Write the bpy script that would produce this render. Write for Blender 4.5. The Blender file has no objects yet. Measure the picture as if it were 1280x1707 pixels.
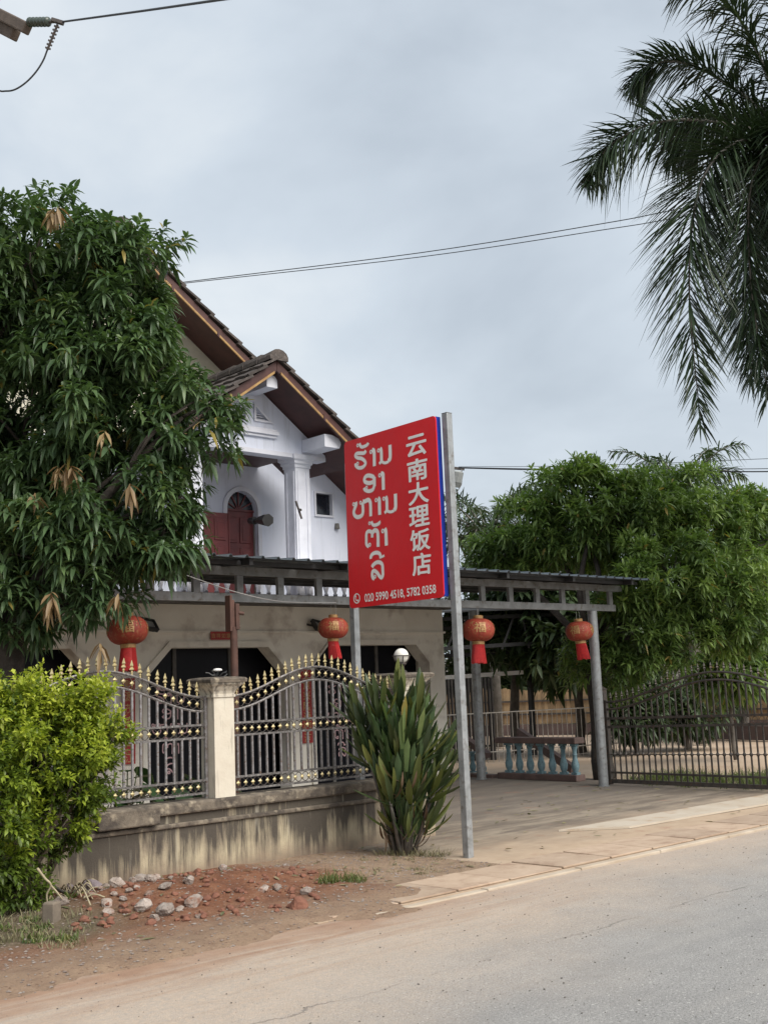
import bpy, bmesh, math, random
import numpy as np
from mathutils import Vector, Matrix
random.seed(7); RNG = np.random.default_rng(11)
SC = bpy.context.scene; COL = SC.collection
R = math.radians; PI = math.pi

# ------------------------------------------------------------------ camera
FPX, CW, CH, CAMZ = 1900.0, 1280.0, 1707.0, 1.65
PITCH, YAW, ROLL = math.atan(291 / FPX), math.atan(2080 / math.hypot(FPX, 291)), R(2.3)
_fh = Vector((math.cos(YAW), math.sin(YAW), 0)); _rt = Vector((math.sin(YAW), -math.cos(YAW), 0)); _up = Vector((0, 0, 1))
FW = _fh * math.cos(PITCH) + _up * math.sin(PITCH)
_u = _up * math.cos(PITCH) - _fh * math.sin(PITCH)
RT = _rt * math.cos(ROLL) - _u * math.sin(ROLL); UP = _u * math.cos(ROLL) + _rt * math.sin(ROLL)
cam = bpy.data.cameras.new('camera'); camo = bpy.data.objects.new('camera', cam); COL.objects.link(camo)
M = Matrix.Identity(4)
for i in range(3):
    M[i][0], M[i][1], M[i][2] = RT[i], UP[i], -FW[i]
M[2][3] = CAMZ
camo.matrix_world = M
cam.sensor_fit = 'HORIZONTAL'; cam.sensor_width = 36; cam.lens = FPX / CW * 36
cam.clip_start = 0.1; cam.clip_end = 3000
SC.camera = camo

# ------------------------------------------------------------------ sky, sun, exposure
SUN_DIR = Vector((0.06, -0.88, 0.86)).normalized()          # towards the sun
elev = math.asin(SUN_DIR.z); azim = math.atan2(SUN_DIR.x, SUN_DIR.y)
w = bpy.data.worlds.new('World'); SC.world = w; w.use_nodes = True
nt = w.node_tree; nt.nodes.clear()
def N(t, typ, **kw):
    n = t.nodes.new(typ)
    for k, v in kw.items(): setattr(n, k, v)
    return n
out = N(nt, 'ShaderNodeOutputWorld'); bg = N(nt, 'ShaderNodeBackground')
sky = N(nt, 'ShaderNodeTexSky', sky_type='NISHITA', sun_disc=False, sun_elevation=elev, sun_rotation=azim)
sky.air_density = 1.5; sky.dust_density = 4.0
tc = N(nt, 'ShaderNodeTexCoord'); mp = N(nt, 'ShaderNodeMapping'); mp.inputs['Scale'].default_value = (1.0, 1.0, 1.7)
mp.inputs['Location'].default_value = (0.35, 0.1, 0.2)
n1 = N(nt, 'ShaderNodeTexNoise'); n1.inputs['Scale'].default_value = 2.5; n1.inputs['Detail'].default_value = 6; n1.inputs['Roughness'].default_value = 0.5
n1.inputs['Distortion'].default_value = 0.25
cr = N(nt, 'ShaderNodeValToRGB')
cr.color_ramp.elements[0].position = 0.36; cr.color_ramp.elements[0].color = (0.47, 0.53, 0.60, 1)
cr.color_ramp.elements[1].position = 0.66; cr.color_ramp.elements[1].color = (0.74, 0.785, 0.82, 1)
e = cr.color_ramp.elements.new(0.50); e.color = (0.575, 0.64, 0.71, 1)
sc10 = N(nt, 'ShaderNodeVectorMath', operation='SCALE'); sc10.inputs['Scale'].default_value = 0.10
mx = N(nt, 'ShaderNodeMix', data_type='RGBA'); mx.inputs['Factor'].default_value = 0.90
nt.links.new(tc.outputs['Generated'], mp.inputs['Vector']); nt.links.new(mp.outputs[0], n1.inputs['Vector'])
nt.links.new(n1.outputs['Fac'], cr.inputs['Fac']); nt.links.new(sky.outputs[0], sc10.inputs[0])
nt.links.new(sc10.outputs[0], mx.inputs[6]); nt.links.new(cr.outputs[0], mx.inputs[7])
nt.links.new(mx.outputs[2], bg.inputs['Color']); bg.inputs['Strength'].default_value = 0.735
nt.links.new(bg.outputs[0], out.inputs['Surface'])
sun = bpy.data.lights.new('sun', 'SUN'); sun.energy = 2.6; sun.angle = R(48); sun.color = (1.0, 0.95, 0.87)
suno = bpy.data.objects.new('sun', sun); COL.objects.link(suno)
suno.rotation_euler = (-SUN_DIR).to_track_quat('-Z', 'Y').to_euler(); suno.location = (0, 0, 30)
SC.view_settings.view_transform = 'Standard'; SC.view_settings.look = 'None'
SC.view_settings.exposure = 0.70; SC.view_settings.gamma = 1.0
SC.view_settings.use_curve_mapping = False
SC.cycles.max_bounces = 8; SC.cycles.transparent_max_bounces = 8

# ------------------------------------------------------------------ helpers: materials
MATS = {}
def new_mat(name):
    m = bpy.data.materials.new(name); m.use_nodes = True; t = m.node_tree; t.nodes.clear()
    o = N(t, 'ShaderNodeOutputMaterial'); b = N(t, 'ShaderNodeBsdfPrincipled'); t.links.new(b.outputs[0], o.inputs[0])
    MATS[name] = m; return m, t, b, o
def rgb(c): return (c[0], c[1], c[2], 1)
def noise(t, vec, scale, detail=5, rough=0.55, dist=0.0):
    n = N(t, 'ShaderNodeTexNoise'); n.inputs['Scale'].default_value = scale; n.inputs['Detail'].default_value = detail
    n.inputs['Roughness'].default_value = rough; n.inputs['Distortion'].default_value = dist
    if vec is not None: t.links.new(vec, n.inputs['Vector'])
    return n.outputs['Fac']
def ramp(t, fac, stops):
    r = N(t, 'ShaderNodeValToRGB'); cr = r.color_ramp
    while len(cr.elements) < len(stops): cr.elements.new(0.5)
    for e, (p, c) in zip(cr.elements, stops):
        e.position = p; e.color = rgb(c) if not isinstance(c, (int, float)) else (c, c, c, 1)
    t.links.new(fac, r.inputs['Fac']); return r.outputs['Color']
def mixc(t, fac, a, b, blend='MIX'):
    m = N(t, 'ShaderNodeMix', data_type='RGBA', blend_type=blend)
    if isinstance(fac, (int, float)): m.inputs[0].default_value = fac
    else: t.links.new(fac, m.inputs[0])
    for i, v in ((6, a), (7, b)):
        if isinstance(v, tuple): m.inputs[i].default_value = rgb(v)
        else: t.links.new(v, m.inputs[i])
    return m.outputs[2]
def mth(t, op, a, b=None, c=None):
    m = N(t, 'ShaderNodeMath', operation=op)
    for i, v in enumerate((a, b, c)):
        if v is None: continue
        if isinstance(v, (int, float)): m.inputs[i].default_value = v
        else: t.links.new(v, m.inputs[i])
    return m.outputs[0]
def maprange(t, v, a, b, c=0.0, d=1.0):
    m = N(t, 'ShaderNodeMapRange'); m.interpolation_type = 'SMOOTHSTEP'
    t.links.new(v, m.inputs[0])
    for i, x in enumerate((a, b, c, d)): m.inputs[i + 1].default_value = x
    return m.outputs[0]
def pos(t): return N(t, 'ShaderNodeNewGeometry').outputs['Position']
def scaled(t, v, s):
    m = N(t, 'ShaderNodeMapping'); m.inputs['Scale'].default_value = s; t.links.new(v, m.inputs['Vector']); return m.outputs[0]
def bump(t, b, h, strength, dist=0.01):
    n = N(t, 'ShaderNodeBump'); n.inputs['Strength'].default_value = strength; n.inputs['Distance'].default_value = dist
    t.links.new(h, n.inputs['Height']); t.links.new(n.outputs[0], b.inputs['Normal'])
def mat(name, c1, c2=None, scale=4.0, rough=0.8, bmp=0.0, bscale=40.0, metal=0.0, spec=0.5, lo=0.35, hi=0.65, rnd=0.0, bdist=0.01, c3=None, s3=30.0):
    m, t, b, o = new_mat(name); p = pos(t)
    c2 = c2 or tuple(x * 0.8 for x in c1)
    col = ramp(t, noise(t, p, scale, 7, 0.6, 0.3), [(lo, c1), (hi, c2)])
    if c3: col = mixc(t, ramp(t, noise(t, p, s3, 4), [(0.55, 0.0), (0.7, 1.0)]), col, c3)
    if rnd:
        oi = N(t, 'ShaderNodeObjectInfo'); v = maprange(t, oi.outputs['Random'], 0, 1, 1 - rnd, 1 + rnd)
        cb = N(t, 'ShaderNodeVectorMath', operation='SCALE'); t.links.new(col, cb.inputs[0]); t.links.new(v, cb.inputs['Scale']); col = cb.outputs[0]
    t.links.new(col, b.inputs['Base Color']); b.inputs['Roughness'].default_value = rough
    b.inputs['Metallic'].default_value = metal; b.inputs['Specular IOR Level'].default_value = spec
    if bmp: bump(t, b, noise(t, p, bscale, 6, 0.65), bmp, bdist)
    return m
def leafmat(name, cols, rough=0.45, trans=0.25, tcol=None):
    """cols: dark..light along the per-leaf attribute tint (0..1)"""
    m, t, b, o = new_mat(name)
    at = N(t, 'ShaderNodeAttribute', attribute_name='tint')
    col = ramp(t, at.outputs['Fac'], cols)
    col = mixc(t, 0.25, col, ramp(t, noise(t, pos(t), 9, 3), [(0.3, tuple(x * 0.6 for x in cols[0][1])), (0.7, cols[-2][1] if len(cols) == 4 else cols[-1][1])]))
    t.links.new(col, b.inputs['Base Color']); b.inputs['Roughness'].default_value = rough; b.inputs['Specular IOR Level'].default_value = 0.5
    tr = N(t, 'ShaderNodeBsdfTranslucent'); cc = mixc(t, 1.0, col, tcol or (1.0, 1.15, 0.45), 'MULTIPLY')
    t.links.new(cc, tr.inputs['Color']); ms = N(t, 'ShaderNodeMixShader'); ms.inputs[0].default_value = trans
    t.links.new(b.outputs[0], ms.inputs[1]); t.links.new(tr.outputs[0], ms.inputs[2]); t.links.new(ms.outputs[0], o.inputs[0])
    return m

# ------------------------------------------------------------------ helpers: geometry
def spot(x, y, d):                                       # a place seen at this spot of the photograph, d metres ahead
    return Vector((0, 0, CAMZ)) + (FW + RT * ((x - CW / 2) / FPX) - UP * ((y - CH / 2) / FPX)) * d
WO = {}
def link(o, parent=None, wloc=(0, 0, 0)):
    COL.objects.link(o); wloc = Vector(wloc)
    if parent is not None:
        o.parent = parent; o.location = wloc - WO[parent]
    else: o.location = wloc
    WO[o] = wloc; return o
def tag(o, label=None, cat=None, group=None, kind=None):
    if label: o['label'] = label
    if cat: o['category'] = cat
    if group: o['group'] = group
    if kind: o['kind'] = kind
    return o
def thing(name, loc, label, cat, group=None):
    o = bpy.data.objects.new(name, None); o.empty_display_size = 0.2; link(o, None, loc); o['kind'] = 'thing'; return tag(o, label, cat, group)
def obj(name, me, parent=None, wloc=(0, 0, 0), m=None, rot=None, scale=None):
    if m is not None and not me.materials: me.materials.append(m if not isinstance(m, str) else MATS[m])
    o = bpy.data.objects.new(name, me); link(o, parent, wloc)
    if rot is not None: o.rotation_euler = rot
    if scale is not None: o.scale = scale
    return o
class MB:
    def __init__(s): s.v = []; s.f = []
    def add(s, vs, fs):
        k = len(s.v); s.v += [tuple(p) for p in vs]; s.f += [tuple(i + k for i in f) for f in fs]; return s
    def box(s, x0, x1, y0, y1, z0, z1):
        return s.add([(x0,y0,z0),(x1,y0,z0),(x1,y1,z0),(x0,y1,z0),(x0,y0,z1),(x1,y0,z1),(x1,y1,z1),(x0,y1,z1)],
                     [(0,3,2,1),(4,5,6,7),(0,1,5,4),(1,2,6,5),(2,3,7,6),(3,0,4,7)])
    def bar(s, a, b, wx, wz=None, up=(0, 0, 1)):          # rectangular bar from a to b
        a, b = Vector(a), Vector(b); d = (b - a).normalized(); wz = wz or wx
        upv = Vector(up)
        if abs(d.dot(upv)) > 0.98: upv = Vector((1, 0, 0))
        sx = d.cross(upv).normalized() * wx / 2; sz = sx.cross(d).normalized() * wz / 2
        vs = [p + i * sx + j * sz for p in (a, b) for i, j in ((-1,-1),(1,-1),(1,1),(-1,1))]
        return s.add(vs, [(0,1,2,3),(7,6,5,4),(0,4,5,1),(1,5,6,2),(2,6,7,3),(3,7,4,0)])
    def tube(s, pts, r, n=8, cap=True):
        pts = [Vector(p) for p in pts]; m = len(pts); rs = r if isinstance(r, (list, tuple)) else [r] * m
        ref = Vector((0, 0, 1)); vs = []
        d0 = (pts[1] - pts[0]).normalized()
        if abs(d0.z) > 0.9: ref = Vector((1, 0, 0))
        x = d0.cross(ref).normalized()
        for i in range(m):
            d = (pts[min(i + 1, m - 1)] - pts[max(i - 1, 0)]).normalized()
            x = (x - d * x.dot(d)).normalized(); y = d.cross(x)
            for k in range(n):
                a = 2 * PI * k / n; vs.append(pts[i] + (x * math.cos(a) + y * math.sin(a)) * rs[i])
        fs = [(i*n+k, i*n+(k+1)%n, (i+1)*n+(k+1)%n, (i+1)*n+k) for i in range(m - 1) for k in range(n)]
        if cap: fs += [tuple(range(n))[::-1], tuple((m-1)*n+k for k in range(n))]
        return s.add(vs, fs)
    def lathe(s, prof, c=(0, 0, 0), n=16, sq=False, lobes=0, amp=0.0):
        vs = []
        for r, z in prof:
            for k in range(n):
                a = 2 * PI * (k + (0.5 if sq else 0)) / n
                rr = r * (1.41421 if sq else 1) * (1 + (amp * abs(math.cos(lobes * a / 2)) if lobes else 0))
                vs.append((c[0] + rr * math.cos(a), c[1] + rr * math.sin(a), c[2] + z))
        m = len(prof)
        fs = [(i*n+k, i*n+(k+1)%n, (i+1)*n+(k+1)%n, (i+1)*n+k) for i in range(m - 1) for k in range(n)]
        fs += [tuple(range(n))[::-1], tuple((m-1)*n+k for k in range(n))]
        return s.add(vs, fs)
    def prism(s, poly, vec):                              # polygon (3-D points) pushed along vec
        vec = Vector(vec); n = len(poly); vs = [Vector(p) for p in poly] + [Vector(p) + vec for p in poly]
        return s.add(vs, [tuple(range(n))[::-1], tuple(range(n, 2*n))] + [(k, (k+1)%n, n+(k+1)%n, n+k) for k in range(n)])
    def mesh(s, name='m', smooth=False, fix=True):
        me = bpy.data.meshes.new(name); me.from_pydata(s.v, [], s.f)
        if fix and len(s.f) < 20000:
            bm = bmesh.new(); bm.from_mesh(me); bmesh.ops.recalc_face_normals(bm, faces=bm.faces); bm.to_mesh(me); bm.free()
        if smooth: me.polygons.foreach_set('use_smooth', [True] * len(me.polygons))
        return me
    def build(s, name, m, parent=None, smooth=False, auto=None, bevel=0.0):
        me = s.mesh(name, smooth); o = obj(name, me, parent, (0, 0, 0), m)
        if auto: me.set_sharp_from_angle(angle=R(auto))
        if bevel:
            b = o.modifiers.new('bevel', 'BEVEL'); b.width = bevel; b.segments = 2; b.limit_method = 'ANGLE'
        return o
def curve_mesh(splines, thick):                           # filled outline with holes, in local x, y; thickness about z = 0
    c = bpy.data.curves.new('outline', 'CURVE'); c.dimensions = '2D'; c.fill_mode = 'BOTH'; c.extrude = thick / 2
    for sp in splines:
        q = c.splines.new('POLY'); q.points.add(len(sp) - 1); q.use_cyclic_u = True
        for p, (x, y) in zip(q.points, sp): p.co = (x, y, 0, 1)
    o = bpy.data.objects.new('outline', c); COL.objects.link(o); bpy.context.view_layer.update()
    me = bpy.data.meshes.new_from_object(o); COL.objects.unlink(o); bpy.data.objects.remove(o); return me
def plate(name, m, parent, outer, holes, y0, y1):         # wall in the x, z plane between y0 and y1
    me = curve_mesh([outer] + holes, abs(y1 - y0))
    me.transform(Matrix.Translation((0, (y0 + y1) / 2, 0)) @ Matrix.Rotation(PI / 2, 4, 'X'))
    me.materials.clear(); return obj(name, me, parent, (0, 0, 0), m)
def text_mesh(body, bold=0.0):                            # lettering as flat mesh, local x, y, box to unit height
    c = bpy.data.curves.new('text', 'FONT'); c.body = body; c.offset = bold; c.resolution_u = 4
    o = bpy.data.objects.new('text', c); COL.objects.link(o); bpy.context.view_layer.update()
    me = bpy.data.meshes.new_from_object(o); COL.objects.unlink(o); bpy.data.objects.remove(o); me.materials.clear(); return me
def fit(me, org, ex, ey, w, h):                           # stretch a flat mesh into the box org + ex*w + ey*h
    co = np.empty(len(me.vertices) * 3); me.vertices.foreach_get('co', co); co = co.reshape(-1, 3)
    lo, hi = co.min(0), co.max(0); a = (co[:, 0] - lo[0]) / max(hi[0] - lo[0], 1e-6) * w; b = (co[:, 1] - lo[1]) / max(hi[1] - lo[1], 1e-6) * h
    nz = np.cross(np.array(ex), np.array(ey)); nz = nz / np.linalg.norm(nz)
    q = np.array(org)[None] + a[:, None] * np.array(ex)[None] + b[:, None] * np.array(ey)[None] + (co[:, 2:3] * 0.01) * nz[None]
    me.vertices.foreach_set('co', q.ravel()); me.update(); return me
def bolden(me, dx, dy):
    co = np.empty(len(me.vertices) * 3); me.vertices.foreach_get('co', co); co = co.reshape(-1, 3); fs = [tuple(p.vertices) for p in me.polygons]; b = MB()
    for k, (a, c) in enumerate(((0, 0), (dx, 0), (-dx, 0), (0, dy), (0, -dy), (dx*.7, dy*.7), (-dx*.7, dy*.7), (dx*.7, -dy*.7), (-dx*.7, -dy*.7))): b.add([(p[0] + a, p[1] + c, p[2] + 0.02 * k) for p in co], fs)
    return b.mesh('lettering', False, False)
def smoothline(pts, k=5):
    pts = [np.array(p, float) for p in pts]; P = [2 * pts[0] - pts[1]] + pts + [2 * pts[-1] - pts[-2]]; o = []
    for i in range(1, len(P) - 2):
        for j in range(k):
            t = j / k
            o.append(0.5 * ((2*P[i]) + (-P[i-1]+P[i+1])*t + (2*P[i-1]-5*P[i]+4*P[i+1]-P[i+2])*t*t + (-P[i-1]+3*P[i]-3*P[i+1]+P[i+2])*t**3))
    o.append(pts[-1]); return o
def ribbon2d(pts, wd):                                    # flat stroke -> verts (2d), quads
    o = smoothline(pts); n = len(o); vs = []; fs = []
    for i in range(n):
        d = o[min(i+1, n-1)] - o[max(i-1, 0)]; d = d / (np.linalg.norm(d) + 1e-9); nn = np.array([-d[1], d[0]]) * wd / 2
        vs += [o[i] + nn, o[i] - nn]
    fs = [(2*i, 2*i+1, 2*i+3, 2*i+2) for i in range(n - 1)]
    return vs, fs
def ring2d(cx, cy, r0, r1, n=18):
    vs = []
    for k in range(n):
        a = 2*PI*k/n; vs += [np.array([cx + r0*math.cos(a), cy + r0*math.sin(a)]), np.array([cx + r1*math.cos(a), cy + r1*math.sin(a)])]
    return vs, [(2*k, 2*k+1, (2*k+3) % (2*n), (2*k+2) % (2*n)) for k in range(n)]

def leaf_cloud(P, D, L, Wd, droop, tint, side=None, fold=0.25, seg=((0.0,0.12),(0.38,1.0),(0.72,0.72),(1.0,0.0))):
    """many leaves at once: P base, D direction, L length, Wd width. returns mesh with attribute tint"""
    n = len(P); D = D / np.linalg.norm(D, axis=1, keepdims=True)
    ref = np.tile(np.array([0, 0, 1.0]), (n, 1)) + RNG.normal(0, 0.25, (n, 3))
    S = np.cross(D, ref); S /= np.linalg.norm(S, axis=1, keepdims=True) + 1e-9
    U = np.cross(S, D)
    vs = []; k = len(seg)
    for t, wf in seg:
        c = P + D * (L * t)[:, None]; c = c.copy(); c[:, 2] -= droop * L * t * t
        hw = (Wd * wf / 2)[:, None]
        vs += [c - S * hw + U * hw * fold, c - U * hw * fold * 0.5, c + S * hw + U * hw * fold]
    V = np.stack(vs, 1).reshape(-1, 3)                   # n * (k*3)
    base = (np.arange(n) * (3 * k))[:, None]
    q = []
    for i in range(k - 1):
        for j in range(2):
            q.append([3*i+j, 3*i+j+1, 3*(i+1)+j+1, 3*(i+1)+j])
    Q = (base[:, :, None] + np.array(q)[None]).reshape(-1, 4)
    return quads_mesh(V, Q, np.repeat(tint, 3 * k))
def quads_mesh(V, Q, tint=None):
    me = bpy.data.meshes.new('leaves'); me.vertices.add(len(V)); me.vertices.foreach_set('co', V.astype(np.float32).ravel())
    nq, c = Q.shape
    me.loops.add(nq * c); me.loops.foreach_set('vertex_index', Q.astype(np.int32).ravel())
    me.polygons.add(nq); me.polygons.foreach_set('loop_start', np.arange(0, nq * c, c, dtype=np.int32))
    try: me.polygons.foreach_set('loop_total', np.full(nq, c, dtype=np.int32))
    except Exception: pass
    me.polygons.foreach_set('use_smooth', np.ones(nq, dtype=bool))
    if tint is not None:
        a = me.attributes.new('tint', 'FLOAT', 'POINT'); a.data.foreach_set('value', tint.astype(np.float32))
    me.update(); return me
def sphere_dirs(n):
    d = RNG.normal(size=(n, 3)); return d / np.linalg.norm(d, axis=1, keepdims=True)
def perp(A):
    ref = np.where(np.abs(A[:, 2:3]) > 0.9, np.array([[1.0, 0, 0]]), np.array([[0, 0, 1.0]]))
    X = np.cross(A, ref); X /= np.linalg.norm(X, axis=1, keepdims=True); return X, np.cross(A, X)
def lobe_points(lobes, shell=0.55, dens=1.0):
    Ps, Ns = [], []
    for c, r, n in lobes:
        n = int(n * dens); d = sphere_dirs(n); rr = shell + (1 - shell) * RNG.random(n) ** 0.6
        rr *= 1 + 0.12 * np.sin(d[:, 0] * 7 + c[0]) * np.cos(d[:, 2] * 6 + c[1])
        Ps.append(np.array(c)[None] + d * np.array(r)[None] * rr[:, None]); Ns.append(d / np.array(r)[None])
    P = np.concatenate(Ps); Nn = np.concatenate(Ns); Nn /= np.linalg.norm(Nn, axis=1, keepdims=True); return P, Nn
def rosettes(P, A, nl, L, Wd, spread=(55, 110), droop=0.45, tint=None, axial=0.1, jl=0.25):
    """whorls of nl leaves round axes A at P"""
    m = len(P); X, Y = perp(A); k = nl
    ph = RNG.random((m, 1)) * 6.28 + np.arange(k)[None] * 2.4 + RNG.normal(0, 0.2, (m, k))
    th = np.radians(spread[0] + (spread[1] - spread[0]) * (np.arange(k)[None] / k) + RNG.normal(0, 9, (m, k)))
    D = (A[:, None] * np.cos(th)[..., None] + (X[:, None] * np.cos(ph)[..., None] + Y[:, None] * np.sin(ph)[..., None]) * np.sin(th)[..., None])
    B = P[:, None] + A[:, None] * (axial * (1 - np.arange(k) / k))[None, :, None]
    LL = L * (1 + RNG.normal(0, jl * 0.6, (m, k))); LL = np.clip(LL, L * 0.5, L * 1.5)
    t = RNG.random((m, 1)) * 0.7 + RNG.random((m, k)) * 0.3 if tint is None else tint[:, None] * 0.75 + RNG.random((m, k)) * 0.25
    dr = np.clip(droop + RNG.normal(0, 0.15, m * k), 0.05, 1.2); t = np.where(RNG.random((m, k)) < 0.012, 1.0, np.clip(t, 0, 0.92))
    return leaf_cloud(B.reshape(-1, 3), D.reshape(-1, 3), LL.ravel(), Wd * (LL / L).ravel() * (1 + RNG.normal(0, 0.1, m*k)), dr, np.clip(t, 0, 1).ravel())

# ------------------------------------------------------------------ materials
def paint_mat(name, c1, c2, dirt):
    m, t, b, o = new_mat(name); p = pos(t)
    col = ramp(t, noise(t, p, 1.6, 6, 0.6, 0.3), [(0.3, c1), (0.75, c2)])
    st = noise(t, scaled(t, p, (9, 9, 0.6)), 1.0, 7, 0.7, 0.3); bg_ = noise(t, p, 0.9, 4)
    col = mixc(t, mth(t, 'MULTIPLY', ramp(t, st, [(0.50, 0.0), (0.72, 0.7)]), ramp(t, bg_, [(0.40, 0.0), (0.62, 1.0)])), col, dirt)
    t.links.new(col, b.inputs['Base Color']); b.inputs['Roughness'].default_value = 0.85; bump(t, b, noise(t, p, 55, 6, 0.65), 0.2, 0.01)
paint_mat('wall_upper', (0.74, 0.77, 0.88), (0.66, 0.70, 0.82), (0.44, 0.46, 0.51))
mat('white_trim', (0.74, 0.75, 0.82), (0.62, 0.63, 0.70), 3, 0.7, 0.08, 50)
mat('wall_cream', (0.62, 0.59, 0.47), (0.52, 0.49, 0.40), 2, 0.85, 0.1, 60)
mat('wall_lower', (0.82, 0.78, 0.70), (0.73, 0.68, 0.60), 1.7, 0.85, 0.1, 60, c3=(0.53, 0.47, 0.41), s3=2.6)
mat('grey_wood', (0.16, 0.15, 0.14), (0.10, 0.095, 0.09), 6, 0.85, 0.2, 80)
mat('soffit_wood', (0.085, 0.033, 0.029), (0.055, 0.022, 0.02), 4, 0.6, 0.1, 30)
mat('door_red', (0.19, 0.042, 0.042), (0.13, 0.03, 0.032), 5, 0.45, 0.06, 60)
mat('gold_trim', (0.40, 0.25, 0.09), (0.28, 0.15, 0.06), 8, 0.5, 0.1, 60)
mat('dark_glass', (0.012, 0.014, 0.02), (0.02, 0.022, 0.03), 2, 0.12, spec=0.6)
mat('shop_glass', (0.008, 0.009, 0.013), (0.012, 0.012, 0.016), 2, 0.3, spec=0.12)
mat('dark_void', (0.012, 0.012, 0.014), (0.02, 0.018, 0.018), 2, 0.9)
mat('roof_tile', (0.085, 0.07, 0.062), (0.045, 0.038, 0.036), 9, 0.9, 0.35, 60, rnd=0.28, c3=(0.13, 0.11, 0.10), s3=18)
mat('steel_grey', (0.36, 0.375, 0.385), (0.25, 0.26, 0.265), 7, 0.45, 0.06, 60, metal=0.35, c3=(0.20, 0.19, 0.18), s3=16)
mat('steel_dark', (0.20, 0.20, 0.20), (0.13, 0.125, 0.12), 5, 0.6, 0.08, 60, metal=0.2, c3=(0.11, 0.085, 0.07), s3=12)
mat('steel_shaded', (0.25, 0.255, 0.255), (0.17, 0.17, 0.17), 6, 0.55, 0.08, 60, metal=0.25, c3=(0.13, 0.115, 0.10), s3=13)  # front truss steel with the roof's shade put into its grey
mat('truss_dark', (0.045, 0.045, 0.048), (0.03, 0.03, 0.03), 5, 0.6, metal=0.2)
mat('roof_sheet', (0.16, 0.19, 0.22), (0.11, 0.13, 0.15), 3, 0.45, 0.05, 50, metal=0.3)
mat('sign_blue', (0.012, 0.035, 0.30), (0.010, 0.028, 0.24), 3, 0.4)
mat('sign_white', (0.90, 0.89, 0.87), (0.84, 0.82, 0.80), 8, 0.5)
mat('sign_outline', (0.66, 0.26, 0.26), (0.6, 0.22, 0.22), 8, 0.5)
mat('lantern_red', (0.36, 0.055, 0.03), (0.27, 0.04, 0.024), 9, 0.6, 0.2, 80, c3=(0.36, 0.15, 0.07), s3=24)
mat('tassel_red', (0.52, 0.03, 0.03), (0.38, 0.02, 0.022), 20, 0.6)
mat('lantern_gold', (0.50, 0.31, 0.13), (0.36, 0.20, 0.08), 20, 0.45, metal=0.2)
mat('couplet_red', (0.40, 0.03, 0.03), (0.30, 0.025, 0.025), 4, 0.6)
mat('couplet_gold', (0.55, 0.36, 0.15), (0.4, 0.25, 0.1), 10, 0.5)
mat('glass_letter', (0.78, 0.52, 0.54), (0.66, 0.42, 0.44), 8, 0.6)
mat('iron_grey', (0.30, 0.29, 0.30), (0.17, 0.155, 0.15), 30, 0.5, 0.15, 120, metal=0.35, c3=(0.12, 0.07, 0.045), s3=45)
mat('iron_worn', (0.21, 0.20, 0.20), (0.085, 0.075, 0.07), 38, 0.5, 0.2, 120, metal=0.3, c3=(0.36, 0.34, 0.32), s3=50)
mat('iron_dark', (0.09, 0.08, 0.075), (0.055, 0.045, 0.04), 25, 0.55, 0.15, 120, metal=0.3, c3=(0.10, 0.06, 0.045), s3=40)
mat('iron_bronze', (0.10, 0.085, 0.075), (0.055, 0.05, 0.045), 12, 0.5, 0.1, 100, metal=0.35, c3=(0.13, 0.08, 0.055), s3=26)
mat('gilt', (0.62, 0.52, 0.27), (0.46, 0.37, 0.19), 35, 0.42, 0.1, 120, metal=0.35, c3=(0.68, 0.60, 0.42), s3=60)
mat('rust_brown', (0.12, 0.06, 0.045), (0.075, 0.04, 0.032), 9, 0.75, 0.2, 80)
mat('black_plastic', (0.02, 0.02, 0.022), (0.03, 0.03, 0.03), 10, 0.4)
mat('lens_grey', (0.45, 0.45, 0.44), (0.38, 0.38, 0.37), 10, 0.25)
mat('lamp_globe', (0.85, 0.83, 0.76), (0.80, 0.77, 0.70), 6, 0.22)
mat('baluster_blue', (0.17, 0.29, 0.33), (0.24, 0.36, 0.40), 14, 0.7, 0.15, 60, c3=(0.12, 0.17, 0.19), s3=22)
mat('rail_brown', (0.20, 0.13, 0.115), (0.13, 0.09, 0.08), 6, 0.8, 0.1, 40)
mat('bamboo', (0.36, 0.25, 0.14), (0.25, 0.165, 0.09), 3, 0.8, 0.1, 40, rnd=0.25)
mat('dark_slat', (0.05, 0.045, 0.042), (0.03, 0.028, 0.027), 5, 0.8, rnd=0.3)
mat('rail_white', (0.38, 0.36, 0.33), (0.28, 0.25, 0.22), 6, 0.7)
mat('far_white', (0.62, 0.61, 0.58), (0.52, 0.51, 0.48), 1.2, 0.85)
mat('far_roof', (0.50, 0.42, 0.34), (0.42, 0.35, 0.28), 1.0, 0.8)
mat('brick_dark', (0.13, 0.085, 0.075), (0.08, 0.06, 0.055), 2.5, 0.9, 0.2, 20)
mat('bark', (0.085, 0.07, 0.058), (0.045, 0.037, 0.032), 9, 0.95, 0.6, 45, bdist=0.03)
mat('bark_grey', (0.17, 0.15, 0.13), (0.10, 0.09, 0.08), 8, 0.95, 0.4, 45, bdist=0.02)
mat('twig', (0.16, 0.12, 0.085), (0.09, 0.07, 0.05), 20, 0.9)
mat('cut_branch', (0.42, 0.36, 0.24), (0.30, 0.25, 0.16), 20, 0.85)
mat('palm_trunk', (0.24, 0.22, 0.20), (0.16, 0.15, 0.135), 6, 0.9, 0.3, 25)
mat('stone', (0.47, 0.405, 0.36), (0.27, 0.205, 0.17), 13, 0.95, 0.9, 45, rnd=0.22, bdist=0.03, c3=(0.30, 0.13, 0.075), s3=9)
mat('stone_purple', (0.27, 0.225, 0.24), (0.20, 0.165, 0.175), 12, 0.95, 0.7, 55, bdist=0.015)
mat('stone_red', (0.25, 0.11, 0.07), (0.17, 0.072, 0.048), 12, 0.95, 0.7, 55, bdist=0.015)
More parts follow.
